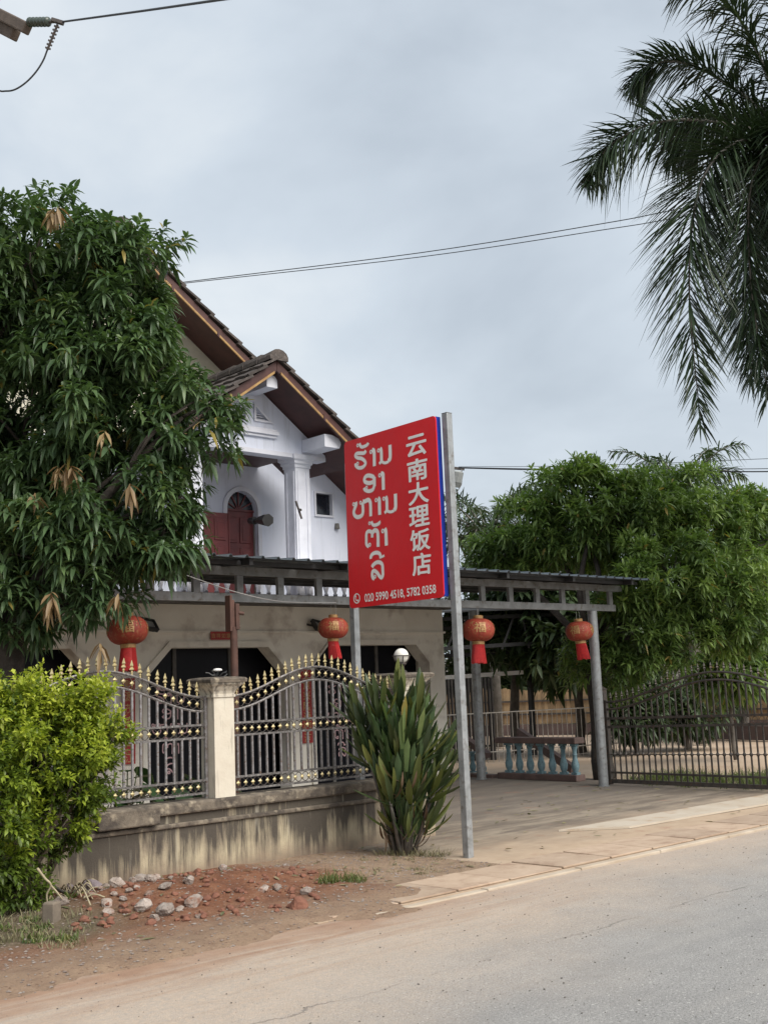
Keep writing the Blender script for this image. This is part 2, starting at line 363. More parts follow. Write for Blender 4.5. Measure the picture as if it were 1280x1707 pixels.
mat('concrete_block', (0.21, 0.17, 0.13), (0.14, 0.115, 0.09), 9, 0.95, 0.4, 60)
mat('wire_black', (0.022, 0.024, 0.028), None, 5, 0.6)
mat('wire_pale', (0.30, 0.29, 0.28), None, 5, 0.6)
mat('porcelain', (0.07, 0.09, 0.075), (0.05, 0.065, 0.055), 8, 0.25)
mat('arm_concrete', (0.145, 0.115, 0.095), (0.10, 0.08, 0.068), 12, 0.9, 0.3, 60)
mat('transformer', (0.34, 0.36, 0.36), (0.25, 0.26, 0.26), 6, 0.5)
mat('kerb', (0.52, 0.44, 0.35), (0.40, 0.32, 0.24), 2.5, 0.9, 0.2, 60)
leafmat('mango_leaf', [(0.0, (0.044, 0.080, 0.038)), (0.5, (0.080, 0.142, 0.064)), (0.93, (0.165, 0.24, 0.09)), (1.0, (0.36, 0.27, 0.07))], 0.36, 0.26)
leafmat('mango_flush', [(0.0, (0.22, 0.14, 0.07)), (1.0, (0.36, 0.26, 0.13))], 0.5, 0.25, (1.0, 0.8, 0.5))
leafmat('mango_light', [(0.0, (0.045, 0.08, 0.03)), (0.42, (0.12, 0.20, 0.056)), (0.93, (0.31, 0.42, 0.12)), (1.0, (0.40, 0.27, 0.09))], 0.40, 0.3)
leafmat('far_leaf', [(0.0, (0.028, 0.052, 0.022)), (0.6, (0.055, 0.09, 0.035)), (1.0, (0.10, 0.145, 0.055))], 0.5, 0.2)
leafmat('shrub_leaf', [(0.0, (0.04, 0.075, 0.016)), (0.35, (0.12, 0.19, 0.028)), (0.7, (0.34, 0.42, 0.045)), (1.0, (0.50, 0.54, 0.07))], 0.42, 0.3)
leafmat('palm_leaf', [(0.0, (0.016, 0.030, 0.015)), (0.6, (0.030, 0.055, 0.024)), (1.0, (0.07, 0.105, 0.045))], 0.35, 0.10)
leafmat('grass_blade', [(0.0, (0.05, 0.09, 0.02)), (0.6, (0.10, 0.16, 0.035)), (1.0, (0.26, 0.25, 0.10))], 0.5, 0.25)
leafmat('grass_dry', [(0.0, (0.10, 0.12, 0.05)), (1.0, (0.36, 0.30, 0.18))], 0.6, 0.2, (1.0, 0.9, 0.6))
leafmat('broad_leaf', [(0.0, (0.03, 0.07, 0.025)), (1.0, (0.08, 0.15, 0.05))], 0.35, 0.2)
def strap_mat(name, a, b, c):
    m, t, bb, o = new_mat(name); oi = N(t, 'ShaderNodeObjectInfo')
    col = ramp(t, oi.outputs['Random'], [(0.0, a), (0.6, b), (1.0, c)])
    t.links.new(col, bb.inputs['Base Color']); bb.inputs['Roughness'].default_value = 0.36
    tr = N(t, 'ShaderNodeBsdfTranslucent'); t.links.new(mixc(t, 1.0, col, (1.0, 1.1, 0.5), 'MULTIPLY'), tr.inputs['Color'])
    ms = N(t, 'ShaderNodeMixShader'); ms.inputs[0].default_value = 0.18
    t.links.new(bb.outputs[0], ms.inputs[1]); t.links.new(tr.outputs[0], ms.inputs[2]); t.links.new(ms.outputs[0], o.inputs[0])
strap_mat('strap_leaf', (0.030, 0.050, 0.022), (0.060, 0.088, 0.030), (0.15, 0.165, 0.045))
strap_mat('strap_dry', (0.10, 0.06, 0.04), (0.18, 0.12, 0.08), (0.28, 0.21, 0.15))

def sign_mat():
    m, t, b, o = new_mat('sign_red'); p = pos(t)
    col = ramp(t, noise(t, p, 1.3, 5, 0.6), [(0.3, (0.76, 0.017, 0.024)), (0.7, (0.66, 0.016, 0.024))])
    st = noise(t, scaled(t, p, (30, 30, 1.2)), 1.0, 6, 0.7)
    col = mixc(t, ramp(t, st, [(0.56, 0.0), (0.80, 0.45)]), col, (0.50, 0.05, 0.045))
    t.links.new(col, b.inputs['Base Color']); b.inputs['Roughness'].default_value = 0.42; bump(t, b, noise(t, p, 3.2, 3), 0.25, 0.03)
sign_mat()
def ground_mats():
    # dusty asphalt: grey, browner with red dust towards the verge
    m, t, b, o = new_mat('asphalt'); p = pos(t); sx = N(t, 'ShaderNodeSeparateXYZ'); t.links.new(p, sx.inputs[0])
    base = ramp(t, noise(t, p, 1.1, 6, 0.6, 0.4), [(0.3, (0.29, 0.282, 0.272)), (0.7, (0.36, 0.348, 0.334))])
    grain = noise(t, p, 70, 4, 0.8)
    base = mixc(t, ramp(t, grain, [(0.34, 0.9), (0.5, 0.0)]), base, (0.12, 0.115, 0.11))
    base = mixc(t, ramp(t, noise(t, p, 48, 3), [(0.60, 0.0), (0.70, 0.9)]), base, (0.56, 0.54, 0.51))
    base = mixc(t, ramp(t, noise(t, p, 7, 6, 0.7), [(0.50, 0.0), (0.72, 0.45)]), base, (0.20, 0.193, 0.185))
    streak = noise(t, scaled(t, p, (0.25, 2.2, 1)), 1.5, 6, 0.6)
    base = mixc(t, mth(t, 'MULTIPLY', ramp(t, streak, [(0.5, 0.0), (0.75, 1.0)]), 0.35), base, (0.42, 0.39, 0.355))
    # dust: depends on the distance from the verge (y) and on where lorries leave the dirt (small x)
    wob = noise(t, p, 0.9, 6, 0.62, 0.5)
    yy = mth(t, 'ADD', sx.outputs['Y'], mth(t, 'MULTIPLY', mth(t, 'SUBTRACT', wob, 0.5), 1.9))
    xx = maprange(t, sx.outputs['X'], 3.0, 9.5, 1.2, 0.0)
    d1 = maprange(t, mth(t, 'ADD', yy, xx), 4.55, 6.9)
    dust = ramp(t, noise(t, p, 3.2, 6, 0.65), [(0.3, (0.52, 0.40, 0.30)), (0.7, (0.57, 0.45, 0.345))])
    fine = ramp(t, noise(t, p, 26, 5, 0.7), [(0.25, 0.35), (0.7, 1.0)])
    col = mixc(t, mth(t, 'MULTIPLY', mth(t, 'MULTIPLY', d1, fine), 0.95), base, dust)
    # soil dragged onto the asphalt in streaks along the road
    st = noise(t, scaled(t, p, (0.35, 2.6, 1)), 1.9, 8, 0.7, 0.5)
    ys = mth(t, 'ADD', sx.outputs['Y'], mth(t, 'MULTIPLY', mth(t, 'SUBTRACT', st, 0.5), 2.6))
    soil = mth(t, 'MULTIPLY', maprange(t, ys, 5.55, 6.75), maprange(t, sx.outputs['X'], 5.0, 8.6, 1.0, 0.12))
    col = mixc(t, mth(t, 'MULTIPLY', soil, 0.9), col, ramp(t, noise(t, p, 5, 7, 0.7), [(0.3, (0.40, 0.25, 0.16)), (0.7, (0.27, 0.15, 0.095))]))
    for yc, wd, st_ in ((4.95, 0.010, 0.5), (3.05, 0.008, 0.4)):
        dy = mth(t, 'ABSOLUTE', mth(t, 'SUBTRACT', mth(t, 'ADD', sx.outputs['Y'], mth(t, 'MULTIPLY', mth(t, 'SUBTRACT', noise(t, p, 2.2, 8, 0.7), 0.5), 0.35)), yc))
        cm = mth(t, 'MULTIPLY', maprange(t, dy, wd * 0.4, wd * 1.6, st_, 0.0), ramp(t, noise(t, p, 0.9, 4), [(0.45, 0.0), (0.58, 1.0)]))
        col = mixc(t, cm, col, (0.085, 0.08, 0.075))
    band = mth(t, 'MULTIPLY', maprange(t, mth(t, 'ABSOLUTE', mth(t, 'SUBTRACT', sx.outputs['Y'], 4.1)), 0.1, 0.6, 1.0, 0.0), ramp(t, noise(t, scaled(t, p, (0.3, 1.5, 1)), 2.0, 6, 0.65), [(0.4, 0.0), (0.7, 0.35)]))
    col = mixc(t, band, col, (0.23, 0.225, 0.22))
    t.links.new(col, b.inputs['Base Color']); b.inputs['Roughness'].default_value = 0.88
    bump(t, b, grain, 0.8, 0.012)
    # red verge soil
    m, t, b, o = new_mat('red_soil'); p = pos(t); sx = N(t, 'ShaderNodeSeparateXYZ'); t.links.new(p, sx.inputs[0])
    red = ramp(t, noise(t, p, 4.5, 7, 0.65, 0.4), [(0.3, (0.31, 0.165, 0.10)), (0.5, (0.235, 0.105, 0.06)), (0.70, (0.15, 0.068, 0.045))])
    tan = ramp(t, noise(t, p, 6, 7, 0.65), [(0.3, (0.40, 0.29, 0.20)), (0.7, (0.27, 0.19, 0.135))])
    wob = mth(t, 'MULTIPLY', mth(t, 'SUBTRACT', noise(t, p, 1.3, 6, 0.62), 0.5), 1.5)
    fx = maprange(t, mth(t, 'ADD', sx.outputs['X'], wob), 6.15, 6.95)
    fy = maprange(t, mth(t, 'ADD', sx.outputs['Y'], mth(t, 'MULTIPLY', wob, 0.5)), 6.75, 7.75, 0.85, 0.0)
    col = mixc(t, mth(t, 'MAXIMUM', fx, fy), red, tan)
    leftm = maprange(t, mth(t, 'ADD', sx.outputs['X'], mth(t, 'MULTIPLY', wob, 0.6)), 4.1, 4.7, 1.0, 0.0)
    upm = maprange(t, mth(t, 'ADD', sx.outputs['Y'], mth(t, 'MULTIPLY', wob, 0.5)), 7.3, 7.7)
    col = mixc(t, mth(t, 'MULTIPLY', leftm, upm), col, ramp(t, noise(t, p, 9, 6), [(0.3, (0.10, 0.085, 0.05)), (0.7, (0.22, 0.17, 0.12))]))
    col = mixc(t, ramp(t, noise(t, p, 45, 4), [(0.58, 0.0), (0.72, 0.7)]), col, (0.40, 0.29, 0.22))
    col = mixc(t, ramp(t, noise(t, p, 28, 4), [(0.28, 0.7), (0.42, 0.0)]), col, (0.11, 0.055, 0.038))
    t.links.new(col, b.inputs['Base Color']); b.inputs['Roughness'].default_value = 0.97; b.inputs['Specular IOR Level'].default_value = 0.2
    bump(t, b, noise(t, p, 38, 8, 0.75), 0.9, 0.03)
    # driveway concrete, sandy towards the road
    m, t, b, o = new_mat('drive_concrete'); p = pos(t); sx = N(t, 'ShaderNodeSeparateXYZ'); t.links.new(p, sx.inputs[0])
    col = ramp(t, noise(t, p, 1.7, 7, 0.62, 0.5), [(0.3, (0.33, 0.275, 0.21)), (0.52, (0.25, 0.205, 0.158)), (0.75, (0.175, 0.143, 0.112))])
    long = noise(t, scaled(t, p, (0.5, 2.4, 1)), 1.6, 7, 0.62)
    col = mixc(t, ramp(t, long, [(0.44, 0.0), (0.60, 0.8)]), col, (0.135, 0.108, 0.085))
    col = mixc(t, ramp(t, noise(t, scaled(t, p, (0.8, 3.0, 1)), 3.5, 7, 0.7), [(0.52, 0.0), (0.66, 0.6)]), col, (0.12, 0.095, 0.078))
    sand = ramp(t, noise(t, p, 5, 7, 0.65), [(0.3, (0.50, 0.38, 0.27)), (0.7, (0.42, 0.305, 0.21))])
    wob = mth(t, 'MULTIPLY', mth(t, 'SUBTRACT', noise(t, p, 1.4, 6, 0.6), 0.5), 1.4)
    f = maprange(t, mth(t, 'ADD', sx.outputs['Y'], wob), 7.35, 8.9, 0.92, 0.0)
    col = mixc(t, f, col, sand)
    old_shade = maprange(t, mth(t, 'ADD', sx.outputs['Y'], wob), 9.2, 10.6)  # old concrete, made darker to carry the shade under the canopy
    col = mixc(t, mth(t, 'MULTIPLY', old_shade, 0.6), col, (0.155, 0.135, 0.12))
    red = ramp(t, noise(t, p, 2.6, 6, 0.6), [(0.60, 0.0), (0.74, 0.65)])
    col = mixc(t, red, col, (0.30, 0.155, 0.10))
    t.links.new(col, b.inputs['Base Color']); b.inputs['Roughness'].default_value = 0.93
    bump(t, b, noise(t, p, 50, 7, 0.7), 0.5, 0.01)
    # open sandy land
    m, t, b, o = new_mat('sandy_ground'); p = pos(t)
    col = ramp(t, noise(t, p, 0.5, 7, 0.65, 0.4), [(0.3, (0.52, 0.41, 0.31)), (0.55, (0.45, 0.335, 0.24)), (0.75, (0.34, 0.24, 0.165))])
    d = N(t, 'ShaderNodeVectorMath', operation='LENGTH'); t.links.new(p, d.inputs[0])
    far = maprange(t, d.outputs['Value'], 45, 90)
    col = mixc(t, far, col, ramp(t, noise(t, p, 0.08, 6), [(0.3, (0.06, 0.085, 0.03)), (0.7, (0.14, 0.13, 0.07))]))
    t.links.new(col, b.inputs['Base Color']); b.inputs['Roughness'].default_value = 0.95
    bump(t, b, noise(t, p, 20, 7, 0.7), 0.5, 0.02)
    # slab strip
    m, t, b, o = new_mat('slab_concrete'); p = pos(t); oi = N(t, 'ShaderNodeObjectInfo')
    col = ramp(t, noise(t, p, 3.5, 7, 0.65, 0.4), [(0.28, (0.49, 0.375, 0.28)), (0.52, (0.42, 0.31, 0.225)), (0.70, (0.30, 0.20, 0.14))])
    sc = N(t, 'ShaderNodeVectorMath', operation='SCALE'); t.links.new(col, sc.inputs[0]); t.links.new(maprange(t, oi.outputs['Random'], 0, 1, 0.86, 1.1), sc.inputs['Scale'])
    t.links.new(sc.outputs[0], b.inputs['Base Color']); b.inputs['Roughness'].default_value = 0.93; bump(t, b, noise(t, p, 60, 6, 0.7), 0.5, 0.01)
    mat('apron_concrete', (0.52, 0.46, 0.38), (0.44, 0.365, 0.28), 2.2, 0.92, 0.3, 60, lo=0.3, hi=0.7, c3=(0.40, 0.29, 0.20), s3=4)
    # stained plinth: ochre render with black rain streaks
    m, t, b, o = new_mat('stained_wall'); p = pos(t); sx = N(t, 'ShaderNodeSeparateXYZ'); t.links.new(p, sx.inputs[0])
    col = ramp(t, noise(t, p, 2.3, 6, 0.6, 0.3), [(0.3, (0.55, 0.48, 0.33)), (0.52, (0.46, 0.39, 0.27)), (0.75, (0.30, 0.24, 0.18))])
    st = noise(t, scaled(t, p, (7.5, 7.5, 0.55)), 1.0, 8, 0.72, 0.35)
    big = noise(t, scaled(t, p, (1.0, 1.0, 0.5)), 1.3, 4, 0.6)
    h = maprange(t, sx.outputs['Z'], -0.05, 0.55, -0.07, 0.115)
    v = mth(t, 'ADD', mth(t, 'ADD', st, h), mth(t, 'MULTIPLY', mth(t, 'SUBTRACT', big, 0.5), 0.95))
    col = mixc(t, ramp(t, v, [(0.42, 0.0), (0.50, 0.35), (0.62, 0.93)]), col, (0.050, 0.042, 0.037))
    pale = noise(t, scaled(t, p, (14, 14, 1.3)), 1.0, 4, 0.6)
    col = mixc(t, ramp(t, pale, [(0.60, 0.0), (0.72, 0.35)]), col, (0.58, 0.54, 0.44))
    low = maprange(t, mth(t, 'ADD', sx.outputs['Z'], mth(t, 'MULTIPLY', big, 0.25)), 0.10, 0.34, 0.85, 0.0)
    col = mixc(t, low, col, ramp(t, noise(t, p, 7, 6), [(0.3, (0.26, 0.185, 0.13)), (0.7, (0.15, 0.115, 0.09))]))
    t.links.new(col, b.inputs['Base Color']); b.inputs['Roughness'].default_value = 0.95; bump(t, b, noise(t, p, 35, 7, 0.7), 0.5, 0.012)
    # wall capping: mossy dark render
    mat('stained_cap', (0.21, 0.175, 0.135), (0.075, 0.062, 0.052), 7, 0.95, 0.6, 40, lo=0.33, hi=0.62, c3=(0.33, 0.28, 0.21), s3=10, bdist=0.015)
    # pillar: white limewash, grey stains
    m, t, b, o = new_mat('pillar_render'); p = pos(t); sx = N(t, 'ShaderNodeSeparateXYZ'); t.links.new(p, sx.inputs[0])
    col = ramp(t, noise(t, p, 5, 6, 0.6), [(0.3, (0.66, 0.61, 0.51)), (0.7, (0.56, 0.50, 0.41))])
    st = noise(t, scaled(t, p, (24, 24, 2.0)), 1.0, 6, 0.65)
    hz = maprange(t, sx.outputs['Z'], 1.45, 1.85, -0.05, 0.16)
    col = mixc(t, ramp(t, mth(t, 'ADD', st, hz), [(0.55, 0.0), (0.72, 0.85)]), col, (0.13, 0.115, 0.10))
    t.links.new(col, b.inputs['Base Color']); b.inputs['Roughness'].default_value = 0.92; bump(t, b, noise(t, p, 45, 6), 0.3, 0.008)
ground_mats()

# ------------------------------------------------------------------ setting: ground, road, verge, drive
def sheet(name, m, poly, z, kind='structure', label=None):
    b = MB(); b.add([(x, y, z) for x, y in poly], [tuple(range(len(poly)))]); o = b.build(name, m); return tag(o, label, None, None, kind)
def circle(r, n=48): return [(r * math.cos(2*PI*k/n), r * math.sin(2*PI*k/n)) for k in range(n)]
sheet('ground', 'sandy_ground', circle(900), -0.03)
def grid(name, m, x0, x1, y0, y1, nx, ny, hf):
    X, Y = np.meshgrid(np.linspace(x0, x1, nx), np.linspace(y0, y1, ny), indexing='ij'); Z = hf(X, Y)
    V = np.stack([X, Y, Z], -1).reshape(-1, 3); i = np.arange(nx * ny).reshape(nx, ny)
    Q = np.stack([i[:-1, :-1], i[1:, :-1], i[1:, 1:], i[:-1, 1:]], -1).reshape(-1, 4)
    return obj(name, quads_mesh(V, Q), None, (0, 0, 0), m)
def fbm(X, Y, f0, octs=5, seed=0):
    r = np.random.default_rng(seed); Z = np.zeros_like(X); a = 1.0; f = f0
    for _ in range(octs):
        for _ in range(3):
            th = r.random() * 6.28; ph = r.random() * 6.28; k = f * (0.7 + 0.6 * r.random())
            Z += a / 3 * np.sin(k * (X * math.cos(th) + Y * math.sin(th)) + ph + 1.3 * np.sin(k * 0.6 * (Y * math.cos(th) - X * math.sin(th)) + ph))
        a *= 0.55; f *= 2.05
    return Z
def sstep(a, b, x):
    t = np.clip((x - a) / (b - a), 0, 1); return t * t * (3 - 2 * t)
tag(grid('road', 'asphalt', -60, 160, -5.5, 6.60, 120, 40, lambda X, Y: 0.004 * fbm(X, Y, 0.8, 2, 5) - 0.02 * sstep(3, -5, Y)), kind='structure')
VX0, VX1, VY0, VY1 = -2.0, 8.75, 5.9, 9.42
def verge_z(X, Y):
    edge = sstep(6.15, 6.75, Y + 0.22 * fbm(X, Y, 1.1, 3, 3) + 0.09 * fbm(X, Y, 6.0, 4, 31))
    n = fbm(X, Y, 3.0, 6, 9)
    mound = np.exp(-((X - 5.6) / 1.3) ** 2 - ((Y - 8.25) / 0.55) ** 2) * 0.13 + np.exp(-((X - 4.55) / 0.5) ** 2 - ((Y - 8.25) / 0.5) ** 2) * 0.06
    lumpy = 0.3 + 1.6 * np.exp(-((X - 5.5) / 1.35) ** 2 - ((Y - 8.2) / 0.7) ** 2)
    flat = sstep(8.3, 7.0, X); over = 0.030 * sstep(6.6, 5.9, X + 0.35 * fbm(X, Y, 2.0, 4, 21)) - 0.012 * sstep(7.2, 8.0, X) - 0.06 * sstep(6.1, 6.8, X + 0.3 * fbm(X, Y, 2.0, 4, 21)) * sstep(7.30, 7.10, Y)
    return -0.03 + edge * (0.036 + over + (mound + 0.018 * n * lumpy) * flat)
tag(grid('verge', 'red_soil', VX0, VX1, VY0, VY1, 330, 130, verge_z), kind='structure')
tag(grid('verge_far', 'red_soil', -40, VX0, 5.9, 30, 90, 40, lambda X, Y: -0.012 + 0.02 * fbm(X, Y, 1.0, 3, 2) * sstep(6.3, 7.2, Y)), kind='structure')
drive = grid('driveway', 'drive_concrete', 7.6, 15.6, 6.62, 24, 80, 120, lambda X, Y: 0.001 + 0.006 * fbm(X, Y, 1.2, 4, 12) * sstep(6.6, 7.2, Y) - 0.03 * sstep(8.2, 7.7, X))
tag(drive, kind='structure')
# the pale strip of concrete along the drive's outer edge
ap = MB(); ap.prism([(10.0, 8.22, 0.008), (10.6, 7.72, 0.008), (16.5, 7.35, 0.008), (16.5, 8.05, 0.008)], (0, 0, 0.022)); tag(ap.build('apron_strip', 'apron_concrete'), kind='structure')
# gutter cover slabs with open joints, and the pale kerb line beside the asphalt
pv = tag(MB().box(5.3, 30, 6.60, 7.28, -0.028, 0.004).build('pavement', 'drive_concrete'), kind='structure')
x = 5.45; k = 0
while x < 18:
    wd = 0.62 + 0.18 * random.random()
    b = MB(); dz = random.uniform(-0.004, 0.006); sl = random.uniform(-0.03, 0.03)
    b.prism([(x + 0.012, 6.63, 0.006), (x + wd - 0.012, 6.63, 0.006), (x + wd - 0.012 + sl, 7.22, 0.006), (x + 0.012 + sl, 7.22, 0.006)], (0, 0, 0.016 + dz))
    b.build('slab', 'slab_concrete', pv, bevel=0.006); x += wd; k += 1
x = 5.75
while x < 30:
    b = MB(); dz = random.uniform(-0.003, 0.004); b.box(x, x + 1.19, 6.47, 6.555, -0.02, 0.022 + dz - 0.012 * max(0.0, min(1.0, (8.2 - x) / 2))); b.build('kerb_block', 'kerb', pv, bevel=0.008); x += 1.2

# ------------------------------------------------------------------ Lao lettering: strokes and curls on the board (metres along the board, height)
LAO={'ho':([(0.034,[(0.425,4.183),(0.395,4.162),(0.33,4.171),(0.269,4.178),(0.242,4.16),(0.277,4.13),(0.348,4.108),(0.403,4.065),(0.403,4.033),(0.357,4.01),(0.296,4.014),(0.247,4.044),(0.24,4.075)])],[(0.276,4.065,0.02)]),'ho_mark':([(0.031,[(0.319,4.282),(0.335,4.251),(0.363,4.234),(0.42,4.235),(0.457,4.246),(0.468,4.262)])],[(0.289,4.266,0.02)]),'aa':([(0.042,[(0.527,4.171),(0.556,4.156),(0.559,4.112),(0.555,3.988)])],[(0.507,4.153,0.022)]),'no':([(0.038,[(0.66,4.164),(0.677,4.136),(0.675,4.017)]),(0.027,[(0.679,4.021),(0.636,4.001)]),(0.026,[(0.675,4.017),(0.729,3.993),(0.791,3.997)]),(0.042,[(0.788,4.004),(0.817,4.037),(0.822,4.171)])],[(0.634,4.145,0.022)]),'o':([(0.038,[(0.465,3.901),(0.527,3.877),(0.541,3.848),(0.517,3.822),(0.453,3.82),(0.39,3.845),(0.382,3.878),(0.415,3.903),(0.469,3.901)]),(0.041,[(0.546,3.87),(0.543,3.769)]),(0.035,[(0.544,3.787),(0.515,3.739),(0.441,3.734),(0.382,3.76),(0.374,3.782)])],[(0.412,3.777,0.02)]),'aa2':([(0.042,[(0.657,3.89),(0.689,3.878),(0.69,3.837),(0.687,3.71)])],[(0.637,3.875,0.022)]),'hho':([(0.038,[(0.22,3.648),(0.225,3.62),(0.199,3.582),(0.18,3.543),(0.194,3.504),(0.241,3.479),(0.305,3.484),(0.334,3.516),(0.338,3.58),(0.333,3.627)]),(0.04,[(0.339,3.636),(0.371,3.631),(0.428,3.64),(0.461,3.617),(0.467,3.571),(0.463,3.457)])],[(0.182,3.629,0.021),(0.303,3.628,0.021)]),'aa3':([(0.042,[(0.593,3.632),(0.613,3.613),(0.612,3.549),(0.611,3.452)])],[(0.562,3.618,0.022)]),'no2':([(0.038,[(0.717,3.631),(0.733,3.599),(0.731,3.478)]),(0.027,[(0.733,3.482),(0.691,3.46)]),(0.026,[(0.731,3.478),(0.785,3.458),(0.846,3.464)]),(0.042,[(0.846,3.47),(0.871,3.498),(0.877,3.638)])],[(0.688,3.614,0.022)]),'to_mark':([(0.031,[(0.471,3.401),(0.483,3.372),(0.511,3.354),(0.566,3.355),(0.601,3.367),(0.597,3.386)])],[(0.438,3.385,0.019)]),'to':([(0.035,[(0.413,3.137),(0.376,3.162),(0.375,3.217),(0.382,3.28),(0.415,3.301),(0.461,3.289),(0.475,3.268),(0.473,3.226)]),(0.041,[(0.481,3.279),(0.521,3.297),(0.56,3.282),(0.569,3.238),(0.565,3.115)])],[(0.428,3.153,0.021)]),'aa4':([(0.042,[(0.683,3.296),(0.698,3.267),(0.699,3.2),(0.699,3.112)])],[(0.649,3.274,0.023)]),'ii':([(0.035,[(0.441,3.001),(0.44,3.026),(0.478,3.052),(0.541,3.056),(0.587,3.036),(0.6,3.003)]),(0.02,[(0.661,3.012),(0.613,3.001),(0.579,2.999)])],[]),'lo':([(0.036,[(0.452,2.909),(0.474,2.932),(0.528,2.952),(0.586,2.946),(0.621,2.916),(0.624,2.862),(0.622,2.809),(0.599,2.785),(0.57,2.801),(0.535,2.84),(0.491,2.866),(0.461,2.861),(0.45,2.835),(0.457,2.798),(0.486,2.784)])],[(0.495,2.804,0.02)])}
def lao_mesh(key, place, thin=None, grow=0.0):             # place(u, v, k) -> 3-D point; k lifts each stroke a hair above the last
    b = MB(); k = 0; strokes, rings = LAO[key]
    for wd, pts in strokes:
        vs, fs = ribbon2d(pts, thin or wd * 1.12 + grow); b.add([place(p[0], p[1], k) for p in vs], fs); k += 1
    for cx, cy, r in rings:
        vs, fs = ring2d(cx, cy, (r * 0.42 - grow * 0.3) if not thin else r - thin / 2, (r + grow * 0.5) if not thin else r + thin / 2)
        b.add([place(p[0], p[1], k) for p in vs], fs); k += 1
    return b

# ------------------------------------------------------------------ the house
house = thing('house', (8.5, 16, 0), 'two-storey house with white upper wall, tiled gables and beige arcaded ground floor', 'house')
FY = 14.0                                                  # front of the arcade and of the pediment
WY = 15.6                                                  # upper front wall
# ground floor arcade with two wide openings with cut corners
def octo(x0, x1, top, c=0.38): return [(x0, 0.02), (x1, 0.02), (x1, top - c), (x1 - c, top), (x0 + c, top), (x0, top - c)]
o1, o2, o0 = octo(8.35, 10.80, 2.31), octo(11.30, 13.82, 2.33, 0.30), octo(4.6, 7.55, 2.31)
plate('arcade_wall', 'wall_lower', house, [(3.2, 0), (14.22, 0), (14.22, 2.93), (3.2, 2.93)], [o1, o2, o0], FY, FY + 0.25)
for o in (o1, o2, o0):                                     # raised band round each opening
    xa, xb, tp = o[0][0], o[1][0], o[3][1]
    big = [(xa - 0.09, 0.02), (xb + 0.09, 0.02), (xb + 0.09, tp - 0.34), (xb - 0.345, tp + 0.09), (xa + 0.345, tp + 0.09), (xa - 0.09, tp - 0.34)]
    plate('opening_surround', 'wall_lower', house, big, [[(p[0], p[1] + (0.001 if p[1] > 0.1 else 0.004)) for p in o]], FY - 0.035, FY - 0.002)
b = MB(); b.box(3.2, 14.25, FY - 0.03, FY - 0.002, 2.52, 2.555); b.build('wall_moulding', 'wall_lower', house)
b = MB(); b.box(14.0, 14.22, FY + 0.26, 22, 0, 2.93); b.build('side_wall', 'wall_lower', house)
b = MB(); b.box(3.2, 3.4, FY + 0.26, 22, 0, 2.93); b.build('side_wall', 'wall_lower', house)
b = MB(); b.box(3.1, 14.32, FY - 0.14, 22.1, 2.935, 3.10); b.build('floor_slab', 'grey_wood', house)
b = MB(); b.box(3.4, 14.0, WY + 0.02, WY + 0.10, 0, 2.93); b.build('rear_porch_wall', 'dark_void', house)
# glazed fronts inside the openings: mullions, panes, lettering
for (xa, xb) in ((8.35, 10.80), (11.30, 13.82), (4.6, 7.55)):
    nb = 3; wd = (xb - xa + 0.5) / nb
    gf = MB(); gf.box(xa - 0.25, xb + 0.25, FY + 0.47, FY + 0.53, 2.36, 2.42)
    for i in range(nb + 1):
        xm = xa - 0.25 + i * wd; gf.box(xm - 0.03, xm + 0.03, FY + 0.465, FY + 0.535, 0.02, 2.355)
    fr = gf.build('glazing_frame', 'grey_wood', house)
    for i in range(nb):
        x0 = xa - 0.25 + i * wd + 0.035; MB().box(x0, x0 + wd - 0.07, FY + 0.49, FY + 0.50, 0.05, 2.35).build('pane', 'shop_glass', fr)
def glass_lao(keys, u0, v0, x0, z0, s):
    for kk in keys:
        me = lao_mesh(kk, lambda u, v, k: (x0 + (u - u0) * s, FY + 0.482 - 0.0008 * k, z0 + (v - v0) * s), thin=0.024).mesh()
        obj('lettering', me, house, (0, 0, 0), 'glass_letter')
glass_lao(('ho', 'ho_mark', 'aa', 'no', 'o', 'aa2', 'hho', 'aa3', 'no2', 'to_mark', 'to', 'aa4', 'lo', 'ii'), 0.18, 4.3, 8.72, 1.78, 0.82)
glass_lao(('ho', 'ho_mark', 'aa', 'no', 'o', 'aa2', 'hho', 'aa3', 'no2', 'to_mark', 'to', 'aa4', 'lo', 'ii'), 0.18, 4.3, 11.95, 1.80, 0.82)
for ch, zc in (('大', 1.52), ('理', 1.24), ('饭', 0.96), ('店', 0.68)):
    me = fit(text_mesh(ch, 0.0), (9.95, FY + 0.482, zc), (1, 0, 0), (0, 0, 1), 0.24, 0.24); obj('lettering', me, house, (0, 0, 0), 'glass_letter')
# upper storey: front wall with arched door and window openings
AX = 11.14; AR = 0.315; AZ = 4.70
arch = [(AX - AR, 3.101), (AX + AR, 3.101), (AX + AR, AZ)] + [(AX + AR * math.cos(a), AZ + AR * math.sin(a)) for a in np.linspace(0.15, PI - 0.15, 14)] + [(AX - AR, AZ)]
winh = [(12.75, 4.73), (13.13, 4.73), (13.13, 5.13), (12.75, 5.13)]
plate('upper_wall', 'wall_upper', house, [(3.4, 3.10), (13.95, 3.10), (13.95, 5.02), (13.1, 5.58), (3.4, 5.58)], [arch, winh], WY, WY + 0.2)
plate('gable_wall', 'wall_cream', house, [(3.9, 5.585), (13.05, 5.585), (8.5, 8.70)], [], WY, WY + 0.2)
b = MB(); b.box(13.75, 13.95, WY + 0.21, 22, 3.1, 5.0); b.build('side_wall', 'wall_upper', house)
b = MB(); b.box(3.4, 3.6, WY + 0.21, 22, 3.1, 5.0); b.build('side_wall', 'wall_upper', house)
